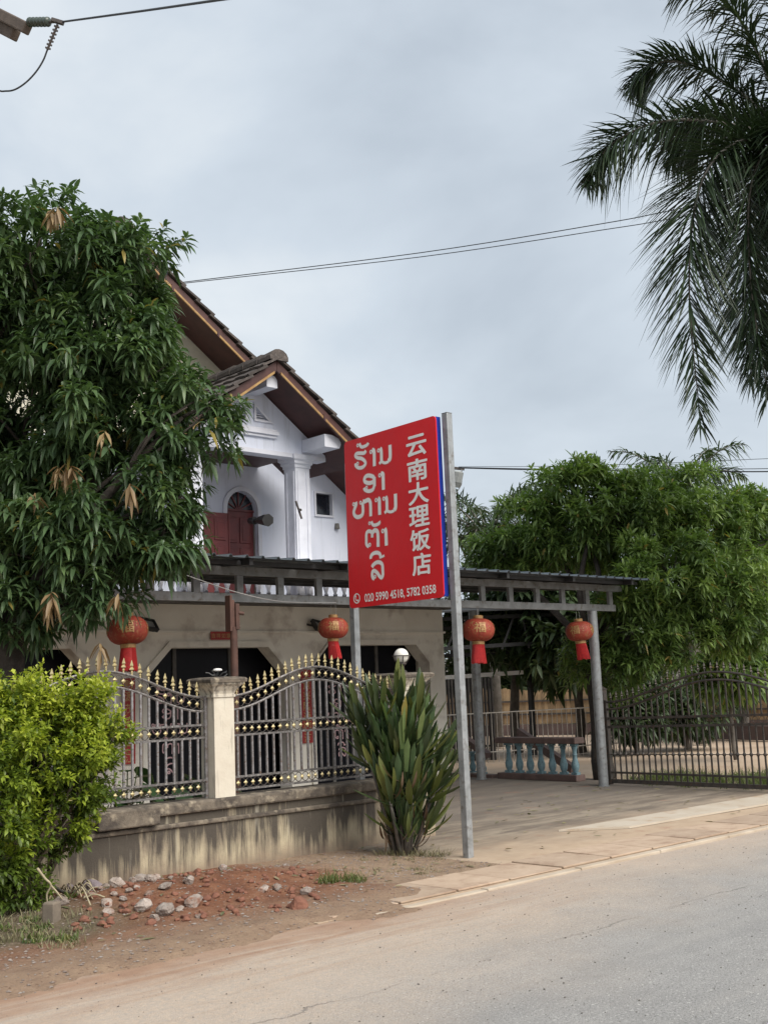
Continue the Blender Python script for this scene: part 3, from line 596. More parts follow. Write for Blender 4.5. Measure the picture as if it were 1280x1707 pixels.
b = MB(); b.box(3.6, 13.75, WY + 0.8, WY + 0.85, 3.1, 5.5); b.build('room_wall', 'dark_void', house)
# door: arch surround, fan light, panelled leaf, open leaf standing on the balcony
sur = [(AX + (AR + 0.075) * math.cos(a), AZ + (AR + 0.075) * math.sin(a)) for a in np.linspace(0, PI, 18)]
inn = [(AX + AR * math.cos(a), AZ + AR * math.sin(a)) for a in np.linspace(PI, 0, 18)]
plate('door_surround', 'white_trim', house, [(AX + AR + 0.075, 3.105)] + sur + [(AX - AR - 0.075, 3.105), (AX - AR, 3.105)] + inn + [(AX + AR, 3.105)], [], WY - 0.045, WY - 0.003)
fan = MB(); fan.add([(AX, WY + 0.10, AZ)] + [(AX + AR * math.cos(a), WY + 0.10, AZ + AR * math.sin(a)) for a in np.linspace(0, PI, 18)], [(0, i, i + 1) for i in range(1, 18)])
fl = fan.build('fan_light', 'dark_glass', house)
fm = MB()
for a in (0.5, 1.05, 1.57, 2.09, 2.64): fm.bar((AX, WY + 0.09, AZ), (AX + AR * math.cos(a), WY + 0.09, AZ + AR * math.sin(a)), 0.02)
fm.bar((AX - AR, WY + 0.09, AZ), (AX + AR, WY + 0.09, AZ), 0.035); fm.build('muntin', 'door_red', fl)
def leaf_door(x0, x1, y0, z0, z1, name='door'):
    d = MB().box(x0, x1, y0, y0 + 0.04, z0, z1).build(name, 'door_red', house)
    wd = x1 - x0; n = 2
    for i in range(n):
        for (a, c) in ((z0 + 0.10, z0 + 0.62), (z0 + 0.70, z0 + 0.95), (z0 + 1.03, z1 - 0.10)):
            xa = x0 + 0.05 + i * (wd - 0.05) / n; xb = x0 + (i + 1) * (wd - 0.05) / n
            q = MB(); q.box(xa, xb, y0 - 0.018, y0 - 0.001, a, c); p = q.build('panel', 'door_red', d, bevel=0.01)
            MB().box(xa + 0.045, xb - 0.045, y0 - 0.026, y0 - 0.0185, a + 0.045, c - 0.045).build('panel', 'door_red', d, bevel=0.004)
    return d
leaf_door(AX - AR + 0.004, AX + AR - 0.004, WY + 0.10, 3.11, AZ - 0.018)
leaf_door(10.20, 10.80, WY - 0.09, 3.11, 4.60)
MB().box(10.805, 10.825, WY - 0.10, WY - 0.01, 3.11, 4.60).build('door_edge', 'door_red', house)
# window
wf = MB(); wf.box(12.72, 12.755, WY - 0.03, WY + 0.08, 4.70, 5.16); wf.box(13.125, 13.16, WY - 0.03, WY + 0.08, 4.70, 5.16)
wf.box(12.756, 13.124, WY - 0.03, WY + 0.08, 4.70, 4.735); wf.box(12.756, 13.124, WY - 0.03, WY + 0.08, 5.125, 5.16)
wo = wf.build('window', 'white_trim', house); MB().box(12.757, 13.123, WY + 0.05, WY + 0.06, 4.736, 5.124).build('pane', 'dark_glass', wo)
# balcony: soffit, columns with capitals, balustrade
MB().box(8.9, 11.5, FY + 0.22, WY - 0.002, 5.46, 5.49).build('balcony_ceiling', 'soffit_wood', house)
def column(cx):
    b = MB(); h = 0.145
    b.lathe([(h, 3.11), (h, 5.16), (h + 0.015, 5.16), (h + 0.015, 5.20), (h + 0.04, 5.225), (h + 0.04, 5.26), (h + 0.07, 5.29), (h + 0.07, 5.365)], (cx, FY + 0.17, 0), 4, True)
    o = b.build('column', 'white_trim', house)
    for dy, ax in ((-1, 0), (0, -1)):
        q = MB()
        for s in (-1, 1):
            if ax == 0: q.box(cx + s * 0.09 - 0.02, cx + s * 0.09 + 0.02, FY + 0.012, FY + 0.024, 3.25, 5.1)
            else: q.box(cx - 0.157, cx - 0.146, FY + 0.17 + s * 0.09 - 0.02, FY + 0.17 + s * 0.09 + 0.02, 3.25, 5.1)
        q.build('fillet', 'white_trim', o)
column(11.22); column(9.18)
bl = MB(); bl.box(3.3, 14.2, FY - 0.08, FY + 0.10, 3.56, 3.64); bl.build('balcony_rail', 'white_trim', house)
bm_ = MB(); bm_.lathe([(0.035, 3.10), (0.035, 3.14), (0.022, 3.16), (0.055, 3.28), (0.028, 3.40), (0.022, 3.46), (0.04, 3.52), (0.04, 3.56)], (0, 0, 0), 8)
bme = bm_.mesh('baluster', True)
xx = 3.45
while xx < 14.1:
    obj('baluster', bme, house, (xx, FY + 0.01, 0), 'white_trim'); xx += 0.19
# porch gable: pediment wall, vents, mouldings, beam ends, soffit, tiled roof
GX, GZ, SL = 10.2, 6.62, 0.715                             # ridge x, ridge height (roof underside at wall), slope
def gz(x): return GZ - SL * abs(x - GX)
ped = [(8.72, 5.37), (11.68, 5.37), (11.68, gz(11.68) - 0.16), (GX, GZ - 0.16), (8.72, gz(8.72) - 0.16)]
vt = [[(GX + 0.10, 5.83), (GX + 0.34, 5.83), (GX + 0.10, 6.03)], [(GX - 0.10, 5.83), (GX - 0.34, 5.83), (GX - 0.10, 6.03)]]
plate('pediment', 'wall_upper', house, ped, vt, FY, FY + 0.2)
for s, v in zip((1, -1), vt):
    vb = MB(); cx = GX + s * 0.18
    fr = plate('vent_frame', 'white_trim', house, [(GX + s * 0.065, 5.80), (GX + s * 0.43, 5.80), (GX + s * 0.065, 6.10)], [v], FY - 0.03, FY - 0.003)
    for i in range(5):
        z = 5.845 + i * 0.037; L = 0.24 * (1 - (z - 5.83) / 0.20)
        if L > 0.02: MB().prism([(GX + s * 0.10, FY + 0.02, z), (GX + s * (0.10 + L), FY + 0.02, z), (GX + s * (0.10 + L), FY + 0.05, z + 0.02), (GX + s * 0.10, FY + 0.05, z + 0.02)], (0, 0, 0.008)).build('louvre', 'white_trim', fr)
for (z0, z1, dy, hx) in ((5.56, 5.60, 0.05, 0.47), (5.602, 5.66, 0.085, 0.50), (5.662, 5.70, 0.06, 0.48)):
    MB().box(GX - hx, GX + hx, FY - dy, FY - 0.002, z0, z1).build('moulding', 'white_trim', house, bevel=0.008)
MB().box(8.72, 11.68, FY - 0.012, FY + 0.21, 5.30, 5.37).build('pediment_beam', 'white_trim', house)
# beam ends that stand out under the verge
be = MB(); pr = [(GX - 0.10, 6.20), (GX + 0.10, 6.20), (GX + 0.10, 6.32), (GX + 0.06, 6.375), (GX, 6.395), (GX - 0.06, 6.375), (GX - 0.10, 6.32)]
be.prism([(x, 13.42, z) for x, z in pr], (0, 0.575, 0)); be.build('ridge_beam', 'white_trim', house)
for s in (1, -1):
    pr = [(GX + s * 1.00, 5.40), (GX + s * 1.30, 5.40), (GX + s * 1.33, 5.46), (GX + s * 1.33, 5.50), (GX + s * 1.29, 5.56), (GX + s * 1.16, 5.60), (GX + s * 1.00, 5.60)]
    be = MB(); be.prism([(x, 13.42, z) for x, z in pr], (0, 0.575, 0)); be.build('eave_beam', 'white_trim', house)
VY, BY = 13.30, 15.3                                       # verge plane, back of the porch roof
tile_b = MB()
nu = 8; ux = []
for i in range(nu + 1):
    u = i / nu; ux.append((u * 0.335, 0.008 * math.sin(u * 2 * PI) + (0.008 if i in (0,) else 0)))
vsT, fsT = [], []
for (v, dz) in ((0.0, 0.052), (0.40, 0.006)):
    for (a, h) in ux: vsT.append((a, v, h + dz + 0.036))
for (v, dz) in ((0.0, 0.052), (0.40, 0.006)):
    for (a, h) in ux: vsT.append((a, v, h + dz))
n_ = nu + 1
for i in range(nu):
    fsT += [(i, i+1, n_+i+1, n_+i), (2*n_+i, 3*n_+i, 3*n_+i+1, 2*n_+i+1), (i, 2*n_+i, 2*n_+i+1, i+1), (n_+i, n_+i+1, 3*n_+i+1, 3*n_+i)]
fsT += [(0, n_, 3*n_, 2*n_), (nu, 2*n_+nu, 3*n_+nu, n_+nu)]
tile_b.add(vsT, fsT); tile_me = tile_b.mesh('tile'); tile_me.materials.append(MATS['roof_tile'])
def tiled_slope(parent, rx, rz, s, length, y0, y1, maxcol=None, stuff_rest=True):
    """courses down a slope from the ridge (rx, rz) towards x sign s; columns along y from y0"""
    a = math.atan(SL); ncol = int((y1 - y0) / 0.31); nrow = int(length / 0.33)
    rest = MB()
    for r in range(nrow):
        d = (r + 1) * 0.33
        for c in range(ncol):
            jx = random.uniform(-0.006, 0.006)
            loc = Vector((rx + s * d * math.cos(a), y0 + c * 0.31 + (0.0 if s > 0 else 0.31), rz - d * math.sin(a) + jx))
            # local +x runs along y, local +y runs up the slope
            ex = Vector((0, s * -1 if False else (1 if s > 0 else -1), 0)); ey = Vector((-s * math.cos(a), 0, math.sin(a))); ez = ex.cross(ey)
            if ez.z < 0: ez = -ez
            m3 = Matrix((ex, ey, ez)).transposed()
            if maxcol is None or c < maxcol:
                o = bpy.data.objects.new('tile', tile_me); link(o, parent, loc); o.rotation_euler = m3.to_euler()
            else:
                mm = Matrix.Translation(loc) @ m3.to_4x4()
                rest.add([mm @ Vector(v) for v in tile_me_verts], tile_me_faces)
    if rest.v:
        o = rest.build('tile_field', 'roof_tile', parent); o['kind'] = 'stuff'
tile_me_verts = [tuple(v.co) for v in tile_me.vertices]; tile_me_faces = [tuple(p.vertices) for p in tile_me.polygons]
def gable_roof(name, rx, rz, half, y0, y1, cols):
    """deck with soffit, verge boards in gilt trim, ridge caps and tiles; rz = top of deck at the ridge"""
    dk = MB()
    for s in (1, -1):
        e = (rx + s * half, rz - SL * half)
        dk.prism([(rx, y0 + 0.05, rz - 0.10), (e[0], y0 + 0.05, e[1] - 0.10), (e[0], y0 + 0.05, e[1] - 0.02), (rx, y0 + 0.05, rz - 0.02)], (0, y1 - y0 - 0.05, 0))
    ro = dk.build(name, 'soffit_wood', house)
    for s in (1, -1):
        e = (rx + s * half, rz - SL * half)
        MB().prism([(rx + s * 0.004, y0 - 0.01, rz - 0.155), (e[0], y0 - 0.01, e[1] - 0.155), (e[0], y0 - 0.01, e[1] + 0.01), (rx + s * 0.004, y0 - 0.01, rz + 0.01)], (0, 0.055, 0)).build('verge_board', 'soffit_wood', ro)
        n = max(1, int(half / 0.85)); p = 0.06
        while p < half - 0.1:                               # gilt fascia strips in lengths with little brackets between
            q = min(p + 0.80, half - 0.03)
            MB().prism([(rx + s * p, y0 - 0.035, rz - SL * p - 0.165), (rx + s * q, y0 - 0.035, rz - SL * q - 0.165), (rx + s * q, y0 - 0.035, rz - SL * q - 0.125), (rx + s * p, y0 - 0.035, rz - SL * p - 0.125)], (0, 0.022, 0)).build('fascia_strip', 'gold_trim', ro)
            MB().prism([(rx + s * (q + 0.005), y0 - 0.04, rz - SL * q - 0.185), (rx + s * (q + 0.045), y0 - 0.04, rz - SL * (q + 0.045) - 0.185), (rx + s * (q + 0.045), y0 - 0.04, rz - SL * (q + 0.045) - 0.10), (rx + s * (q + 0.005), y0 - 0.04, rz - SL * q - 0.10)], (0, 0.028, 0)).build('bracket', 'soffit_wood', ro)
            p = q + 0.05
        ln = half / math.cos(math.atan(SL))
        tiled_slope(ro, rx, rz + 0.01, s, ln + 0.1, y0 - 0.06, y1, cols[0 if s > 0 else 1])
    y = y0 - 0.08; k = 0
    rc = MB(); rc.add([(0.16 * math.cos(a) * f, yy, 0.13 * math.sin(a) * f) for yy, f in ((0, 1.08), (0.40, 0.92)) for a in np.linspace(-0.25, PI + 0.25, 9)], [(i, i + 1, 9 + i + 1, 9 + i) for i in range(8)] + [tuple(range(9))])
    rme = rc.mesh('ridge_cap')
    while y < min(y1, y0 + 4.0):
        obj('ridge_cap', rme, ro, (rx, y, rz + 0.03 + random.uniform(0, 0.008)), 'roof_tile'); y += 0.36
    return ro
gable_roof('porch_roof', GX, GZ - 0.04, 1.80, VY, BY, (2, 7))
gable_roof('main_roof', 8.5, 8.80, 5.75, 14.90, 22.4, (3, 2))
# fittings on the wall and column
kn = MB(); kn.tube([(13.22, WY - 0.03, 4.60), (13.22, WY - 0.03, 4.50)], [0.035, 0.05], 8); kn.build('wall_lamp', 'grey_wood', house)

# ------------------------------------------------------------------ steel canopy
can = thing('canopy', (10.5, 11, 0), 'grey steel canopy with ribbed sheet roof and ladder-like front truss over the drive', 'canopy')
CY = 11.0; CX0, CX1 = 4.6, 14.75
def roof_z(y): return 3.14 + (y - 10.35) * 0.068
def rib_sheet(x0, x1, y0, y1):                             # ribbed sheet, thin with real thickness
    xs = []; x = x0
    while x < x1 - 0.01:
        for dx, h in ((0, 0), (0.15, 0), (0.165, 0.028), (0.19, 0.028), (0.205, 0)): 
            if x + dx < x1: xs.append((x + dx, h))
        x += 0.22
    b = MB(); n = len(xs); vs = []
    for th in (0.0, -0.004):
        for y in (y0, y1): vs += [(x, y, roof_z(y) + h + th) for x, h in xs]
    fs = []
    for i in range(n - 1):
        fs += [(i, i+1, n+i+1, n+i), (2*n+i, 3*n+i, 3*n+i+1, 2*n+i+1), (i, 2*n+i, 2*n+i+1, i+1), (n+i, n+i+1, 3*n+i+1, 3*n+i)]
    fs += [(0, n, 3*n, 2*n), (n-1, 2*n+n-1, 3*n+n-1, 2*n-1)]
    b.add(vs, fs); return b
x = 5.3
while x < 15.2:
    x1 = min(x + 1.10, 15.2); yb = 13.86 if x1 < 14.2 else 17.5
    rib_sheet(x, x1 - 0.003, 10.35, yb).build('roof_sheet', 'roof_sheet', can); x += 1.10
MB().bar((5.3, 10.58, 3.105), (15.15, 10.58, 3.105), 0.04, 0.05).build('eave_purlin', 'truss_dark', can)
MB().bar((CX0, CY, 3.06), (CX1 + 0.55, CY, 3.06), 0.06, 0.10).build('top_chord', 'steel_shaded', can)
MB().bar((CX0, CY, 2.745), (CX1 + 0.35, CY, 2.745), 0.06, 0.10).build('bottom_chord', 'steel_shaded', can)
x = CX0 + 0.2
while x < CX1 + 0.3:
    MB().box(x - 0.045, x + 0.045, CY - 0.025, CY + 0.025, 2.797, 3.008).build('upright', 'steel_shaded', can); x += 0.60
for cx, cy, top, r in ((14.52, 11.0, 2.69, 0.075), (14.74, 13.75, 2.9, 0.08), (4.75, 11.0, 2.69, 0.075), (14.74, 17.2, 2.9, 0.08)):
    b = MB(); b.lathe([(r * 1.25, 0.004), (r * 1.25, 0.012), (r, 0.014), (r, top)], (cx, cy, 0), 20); b.build('post', 'steel_grey', can, smooth=True, auto=40)
x = 6.1
while x < 15:
    yb = 13.8 if x < 14.2 else 17.3
    MB().bar((x, 10.4, roof_z(10.4) - 0.045), (x, yb, roof_z(yb) - 0.045), 0.05, 0.07).build('rafter', 'truss_dark', can); x += 1.45
for y in (11.9, 12.8, 13.7):
    MB().bar((5.4, y, roof_z(y) - 0.115), (15.1, y, roof_z(y) - 0.115), 0.05, 0.06).build('purlin', 'truss_dark', can)

# ------------------------------------------------------------------ neighbour's dark carport truss behind the drive
cpt = thing('carport', (17, 17.6, 0), 'dark open-truss carport with a white fluorescent batten behind the drive', 'carport')
def c_at(u, z, dy=0.0): return Vector((15.3 + u * 0.74, 19.6 - u * 0.67 + dy, z))
for k, (zz, dd) in enumerate(((3.05, 0.0), (2.35, 0.0), (2.9, 1.6), (2.2, 1.6))):
    MB().bar(c_at(0, zz, dd), c_at(6.4, zz + 0.12 * (k % 2), dd), 0.06, 0.08).build('chord', 'truss_dark', cpt)
for dd, z0, z1 in ((0.0, 2.35, 3.05), (1.6, 2.2, 2.9)):
    for i in range(11):
        u = 0.3 + i * 0.6; MB().bar(c_at(u, z0, dd), c_at(u + (0.3 if i % 2 else -0.1), z1, dd), 0.045).build('web', 'truss_dark', cpt)
b = MB(); b.prism([c_at(-0.6, 3.16, -0.5), c_at(6.8, 3.16, -0.5), c_at(6.8, 3.5, 3.5), c_at(-0.6, 3.5, 3.5)], (0, 0, 0.03)); b.build('roof', 'truss_dark', cpt)
for u, dd in ((0.1, 0.0), (6.3, 1.6), (0.1, 1.6)): MB().bar(c_at(u, 0, dd), c_at(u, 3.05, dd), 0.10).build('post', 'truss_dark', cpt)
MB().bar(spot(724, 1131, 25.5), spot(872, 1121, 25.5), 0.10, 0.09).build('light_batten', 'sign_white', cpt)

# ------------------------------------------------------------------ front boundary wall, pillars, railings
wall = thing('boundary_wall', (6, 9.4, 0), 'low stained plinth wall with black rain streaks beside the road', 'wall')
WF = 9.30
MB().box(-6, 8.68, WF, 9.55, -0.05, 0.44).build('plinth', 'stained_wall', wall)
MB().box(-6, 8.70, WF - 0.025, 9.56, 0.441, 0.485).build('string_course', 'stained_cap', wall, bevel=0.012)
MB().box(-6, 8.69, WF - 0.008, 9.55, 0.486, 0.56).build('capping', 'stained_wall', wall)
MB().box(-6, 8.72, WF - 0.05, 9.58, 0.561, 0.665).build('coping', 'stained_cap', wall, bevel=0.02)
MB().box(5.0, 5.62, WF - 0.09, WF - 0.052, 0.50, 0.66).build('coping', 'stained_cap', wall, bevel=0.015)
def pillar(name, x0, x1, label, z1=1.61):
    t = thing(name, ((x0 + x1) / 2, 9.4, 0), label, 'pillar', 'gate pillars along the boundary wall'); h = (x1 - x0) / 2; cx, cy = (x0 + x1) / 2, WF - 0.02 + h
    MB().lathe([(h, 0.667), (h, z1)], (cx, cy, 0), 4, True).build('shaft', 'pillar_render', t)
    prof = [(h + 0.012, z1 + 0.001), (h + 0.012, z1 + 0.025), (h + 0.004, z1 + 0.03), (h + 0.015, z1 + 0.06), (h + 0.045, z1 + 0.10), (h + 0.075, z1 + 0.125), (h + 0.075, z1 + 0.14)]
    MB().lathe(prof, (cx, cy, 0), 4, True).build('capital', 'pillar_render', t)
    MB().lathe([(h + 0.095, z1 + 0.141), (h + 0.10, z1 + 0.17), (h + 0.085, z1 + 0.185), (h + 0.02, z1 + 0.195)], (cx, cy, 0), 4, True).build('cap', 'stained_cap', t)
    return t, cx, cy
pil1, p1x, p1y = pillar('pillar', 6.26, 6.49, 'pale weathered pillar with flared cap between the two fence panels')
pil2, p2x, p2y = pillar('pillar', 8.74, 9.06, 'pillar beside the drive carrying the white globe lamp', 1.60)
MB().lathe([(0.21, -0.04), (0.21, 0.666)], (p2x, p2y, 0), 4, True).build('pedestal', 'stained_wall', pil2)
# globe lamp on the drive pillar
gl = thing('globe_lamp', (p2x, p2y, 1.8), 'white globe lamp in a dark cage on the drive pillar', 'lamp')
MB().lathe([(0.06, 1.795), (0.06, 1.81), (0.03, 1.83), (0.03, 1.87), (0.055, 1.89), (0.055, 1.905)], (p2x, p2y, 0), 14).build('stem', 'iron_dark', gl)
MB().lathe([(0.085 * math.sin(a) + 1e-4, 1.985 - 0.085 * math.cos(a)) for a in np.linspace(0, PI, 14)], (p2x, p2y, 0), 20).build('globe', 'lamp_globe', gl, smooth=True)
for k in range(6):
    a = k * PI / 3; MB().tube([(p2x + 0.095 * math.cos(a) * math.sin(q), p2y + 0.095 * math.sin(a) * math.sin(q), 1.985 - 0.095 * math.cos(q)) for q in np.linspace(0.35, 1.5, 6)], 0.005, 5).build('cage_rib', 'iron_dark', gl)
MB().tube([(p2x + 0.1 * math.cos(a), p2y + 0.1 * math.sin(a), 1.985) for a in np.linspace(0, 2*PI, 21)], 0.006, 5).build('cage_ring', 'iron_dark', gl)
# remains of a lamp on the other pillar
rl = thing('lamp_remains', (p1x, p1y, 1.8), 'broken black lamp remains tangled on the pale pillar cap', 'lamp')
rr = random.Random(4)
for k in range(9):
    a = rr.uniform(0, 6.28); q = [Vector((p1x, p1y, 1.80))]
    for j in range(4): q.append(q[-1] + Vector((math.cos(a) * 0.03, math.sin(a) * 0.03, rr.uniform(-0.004, 0.03)))); a += rr.uniform(-0.8, 0.8)
    MB().tube(q, 0.005, 5).build('wire_arm', 'black_plastic', rl)
MB().lathe([(0.02, 1.86), (0.045, 1.87), (0.04, 1.885), (0.015, 1.89)], (p1x + 0.01, p1y, 0), 10).build('reflector', 'sign_white', rl)

# shared pieces of the railings
sp = MB(); sp.lathe([(0.009, 0.0), (0.009, 0.022), (0.014, 0.026), (0.009, 0.032), (0.008, 0.04)], n=8)
sp.lathe([(0.008, 0.04), (0.026, 0.052), (0.018, 0.066), (0.009, 0.074), (0.013, 0.080), (0.019, 0.088), (0.0015, 0.138)], n=4)
spear_me = sp.mesh('spear'); spear_me.materials.append(MATS['gilt'])
dm = MB(); ring = [(0.0, 0.030), (0.010, 0.016), (0.027, 0.0), (0.010, -0.016), (0.0, -0.034), (-0.010, -0.016), (-0.027, 0.0), (-0.010, 0.016)]
dm.add([(x, -0.005, z) for x, z in ring] + [(0, -0.018, 0)] + [(x, 0.005, z) for x, z in ring] + [(0, 0.018, 0)],
       [(i, (i + 1) % 8, 8) for i in range(8)] + [(9 + i, 17, 9 + (i + 1) % 8) for i in range(8)] + [(i, 9 + i, 9 + (i + 1) % 8, (i + 1) % 8) for i in range(8)])
dm.v = [(x * 0.86, y, z * 0.86) for x, y, z in dm.v]; diam_me = dm.mesh('rosette'); diam_me.materials.append(MATS['gilt'])
rg = MB(); rg.tube([(0.040 * math.cos(a), 0, 0.046 * math.sin(a)) for a in np.linspace(0, 2 * PI, 15)], 0.0042, 5, False)
ring_me = rg.mesh('scroll_ring', True); ring_me.materials.append(MATS['iron_dark'])
def bar_mesh(name, m, wd):
    b = MB(); b.box(-wd / 2, wd / 2, -wd / 2, wd / 2, 0, 1); me = b.mesh(name); me.materials.append(MATS[m]); return me
bar_me = bar_mesh('bar', 'iron_grey', 0.019)
FYR = 9.40
def railing(label, x0, x1, z0=0.715, step=0.088, amp=0.27, zt=1.615):
    t = thing('fence_panel', ((x0 + x1) / 2, FYR, 0), label, 'fence', 'ornate fence panels on the plinth wall')
    cx, hw = (x0 + x1) / 2, (x1 - x0) / 2
    def top(x): return zt + amp * (0.5 + 0.5 * math.cos(PI * (x - cx) / hw))
    zl = [z0 + 0.12, z0 + 0.52, z0 + 0.64]                  # top of bottom band, mid band low, mid band high
    for z in (z0, zl[0], zl[1], zl[2]): MB().bar((x0, FYR, z), (x1, FYR, z), 0.022, 0.02).build('rail', 'iron_worn', t)
    for dz in (0, -0.135):
        MB().tube([(x, FYR, top(x) + dz) for x in np.linspace(x0, x1, 33)], 0.013, 6).build('arched_rail', 'iron_worn', t)
    for xp in (x0 + 0.012, x1 - 0.012): MB().bar((xp, FYR, z0 - 0.05), (xp, FYR, top(xp) + 0.01), 0.026).build('stile', 'iron_grey', t)
    n = int((x1 - x0 - 0.06) / step); off = (x1 - x0 - (n - 1) * step) / 2
    for i in range(n):
        x = x0 + off + i * step
        for za, zb in ((zl[0] + 0.01, zl[1] - 0.01), (zl[2] + 0.01, top(x) - 0.135)):
            obj('bar', bar_me, t, (x, FYR, za), None, None, (1, 1, zb - za))
        slope = (top(x + 0.01) - top(x - 0.01)) / 0.02
        for z in (z0 + 0.06, z0 + 0.58, top(x) - 0.0675):
            if random.random() < 0.985: obj('rosette', diam_me, t, (x, FYR, z))
            obj('scroll_ring', ring_me, t, (x + step / 2, FYR, z if z < 1.5 else top(x + step / 2) - 0.0675))
        if random.random() < 0.97: obj('spear', spear_me, t, (x, FYR, top(x) + 0.008), None, (random.uniform(-0.05, 0.05), random.uniform(-0.06, 0.06), 0))
    return t
railing('ornate grey railing with gilt spears between pale pillar and sword-leaved bush', 6.505, 8.735)
railing('ornate grey railing half hidden behind the yellow-green shrub', 4.02, 6.25)

# ------------------------------------------------------------------ the red restaurant sign
A2, B2 = Vector((8.05, 7.86, 0)), Vector((8.10, 9.42, 0)); bd = (B2 - A2).normalized(); bn = Vector((-bd.y, bd.x, 0))   # bn looks to -x, towards the reader
if bn.x > 0: bn = -bn
SL_, SZ0, SZ1 = 1.56, 2.50, 4.345
def bp(u, v, off): return B2 - bd * u + Vector((0, 0, v)) + bn * off
sign = thing('roadside_sign', (8.07, 7.8, 0), 'tall red sign with white Lao and Chinese lettering on two grey steel posts', 'sign')
def rrect(u0, u1, v0, v1, r, n=6):
    o = []
    for (cu, cv, a0) in ((u1 - r, v0 + r, -PI/2), (u1 - r, v1 - r, 0), (u0 + r, v1 - r, PI/2), (u0 + r, v0 + r, PI)):
        o += [(cu + r * math.cos(a0 + i * PI / 2 / n), cv + r * math.sin(a0 + i * PI / 2 / n)) for i in range(n + 1)]
    return o
MB().prism([bp(u, v, 0) for u, v in rrect(0.05, 1.53, SZ0, SZ1, 0.045)], -bn * 0.012).build('board', 'sign_red', sign)
MB().prism([bp(u, v, -0.0125) for u, v in ((0.06, SZ0 + 0.01), (1.525, SZ0 + 0.01), (1.525, SZ1 - 0.01), (0.06, SZ1 - 0.01))], -bn * 0.06).build('edge_band', 'sign_blue', sign)
def post(px, py, h, lean=0.0):
    o = MB().bar((px, py, -0.05), (px - 0.0, py + lean, h), 0.078, 0.078, (1, 0, 0)).build('post', 'steel_grey', sign, bevel=0.008)
    MB().box(px - 0.039, px + 0.039, py + lean - 0.039, py + lean + 0.039, h + 0.0005, h + 0.006).build('post_cap', 'steel_dark', sign); return o
post(8.15, 7.825, 4.36); post(8.30, 9.53, 4.15)
for z in (2.75, 3.4, 4.05): MB().bar((8.17, 9.36, z), (8.30, 9.50, z), 0.03).build('bracket', 'steel_dark', sign)
LAO_ROWS = ('ho', 'ho_mark', 'aa', 'no', 'o', 'aa2', 'hho', 'aa3', 'no2', 'to_mark', 'to', 'aa4', 'ii', 'lo')
for key in LAO_ROWS:
    me = lao_mesh(key, lambda u, v, k: bp(u, v, 0.0035 + 0.0003 * k)).mesh(); obj('lettering', me, sign, (0, 0, 0), 'sign_white')
    me = lao_mesh(key, lambda u, v, k: bp(u, v, 0.0012 + 0.0002 * k), grow=0.011).mesh(); obj('lettering_outline', me, sign, (0, 0, 0), 'sign_outline')
for ch, u0, u1, zt, zb in (('云', 1.075, 1.385, 4.20, 3.975), ('南', 1.075, 1.385, 3.95, 3.72), ('大', 1.075, 1.385, 3.705, 3.475), ('理', 1.072, 1.38, 3.46, 3.245), ('饭', 1.074, 1.375, 3.22, 2.998), ('店', 1.086, 1.375, 2.975, 2.748)):
    me = fit(bolden(text_mesh(ch), 0.024, 0.022), bp(u0, zb, 0.0035), -bd, (0, 0, 1), u1 - u0, zt - zb); obj('lettering', me, sign, (0, 0, 0), 'sign_white')
me = fit(text_mesh('020 5990 4518, 5782 0358', 0.018), bp(0.31, 2.535, 0.0035), -bd, (0, 0, 1), 1.115, 0.102); obj('phone_number', me, sign, (0, 0, 0), 'sign_white')
ic = MB(); vs, fs = ring2d(0.178, 2.60, 0.044, 0.056, 28); ic.add([bp(p[0], p[1], 0.0035) for p in vs], fs)
vs, fs = ribbon2d([(0.158, 2.622), (0.158, 2.598), (0.172, 2.580), (0.197, 2.574)], 0.013); ic.add([bp(p[0], p[1], 0.0035) for p in vs], fs)
for (u, v) in ((0.161, 2.622), (0.196, 2.577)):
    vs, fs = ring2d(u, v, 0.0, 0.0125, 10); ic.add([bp(p[0], p[1], 0.0040) for p in vs], fs)
ic.build('telephone_symbol', 'sign_white', sign)

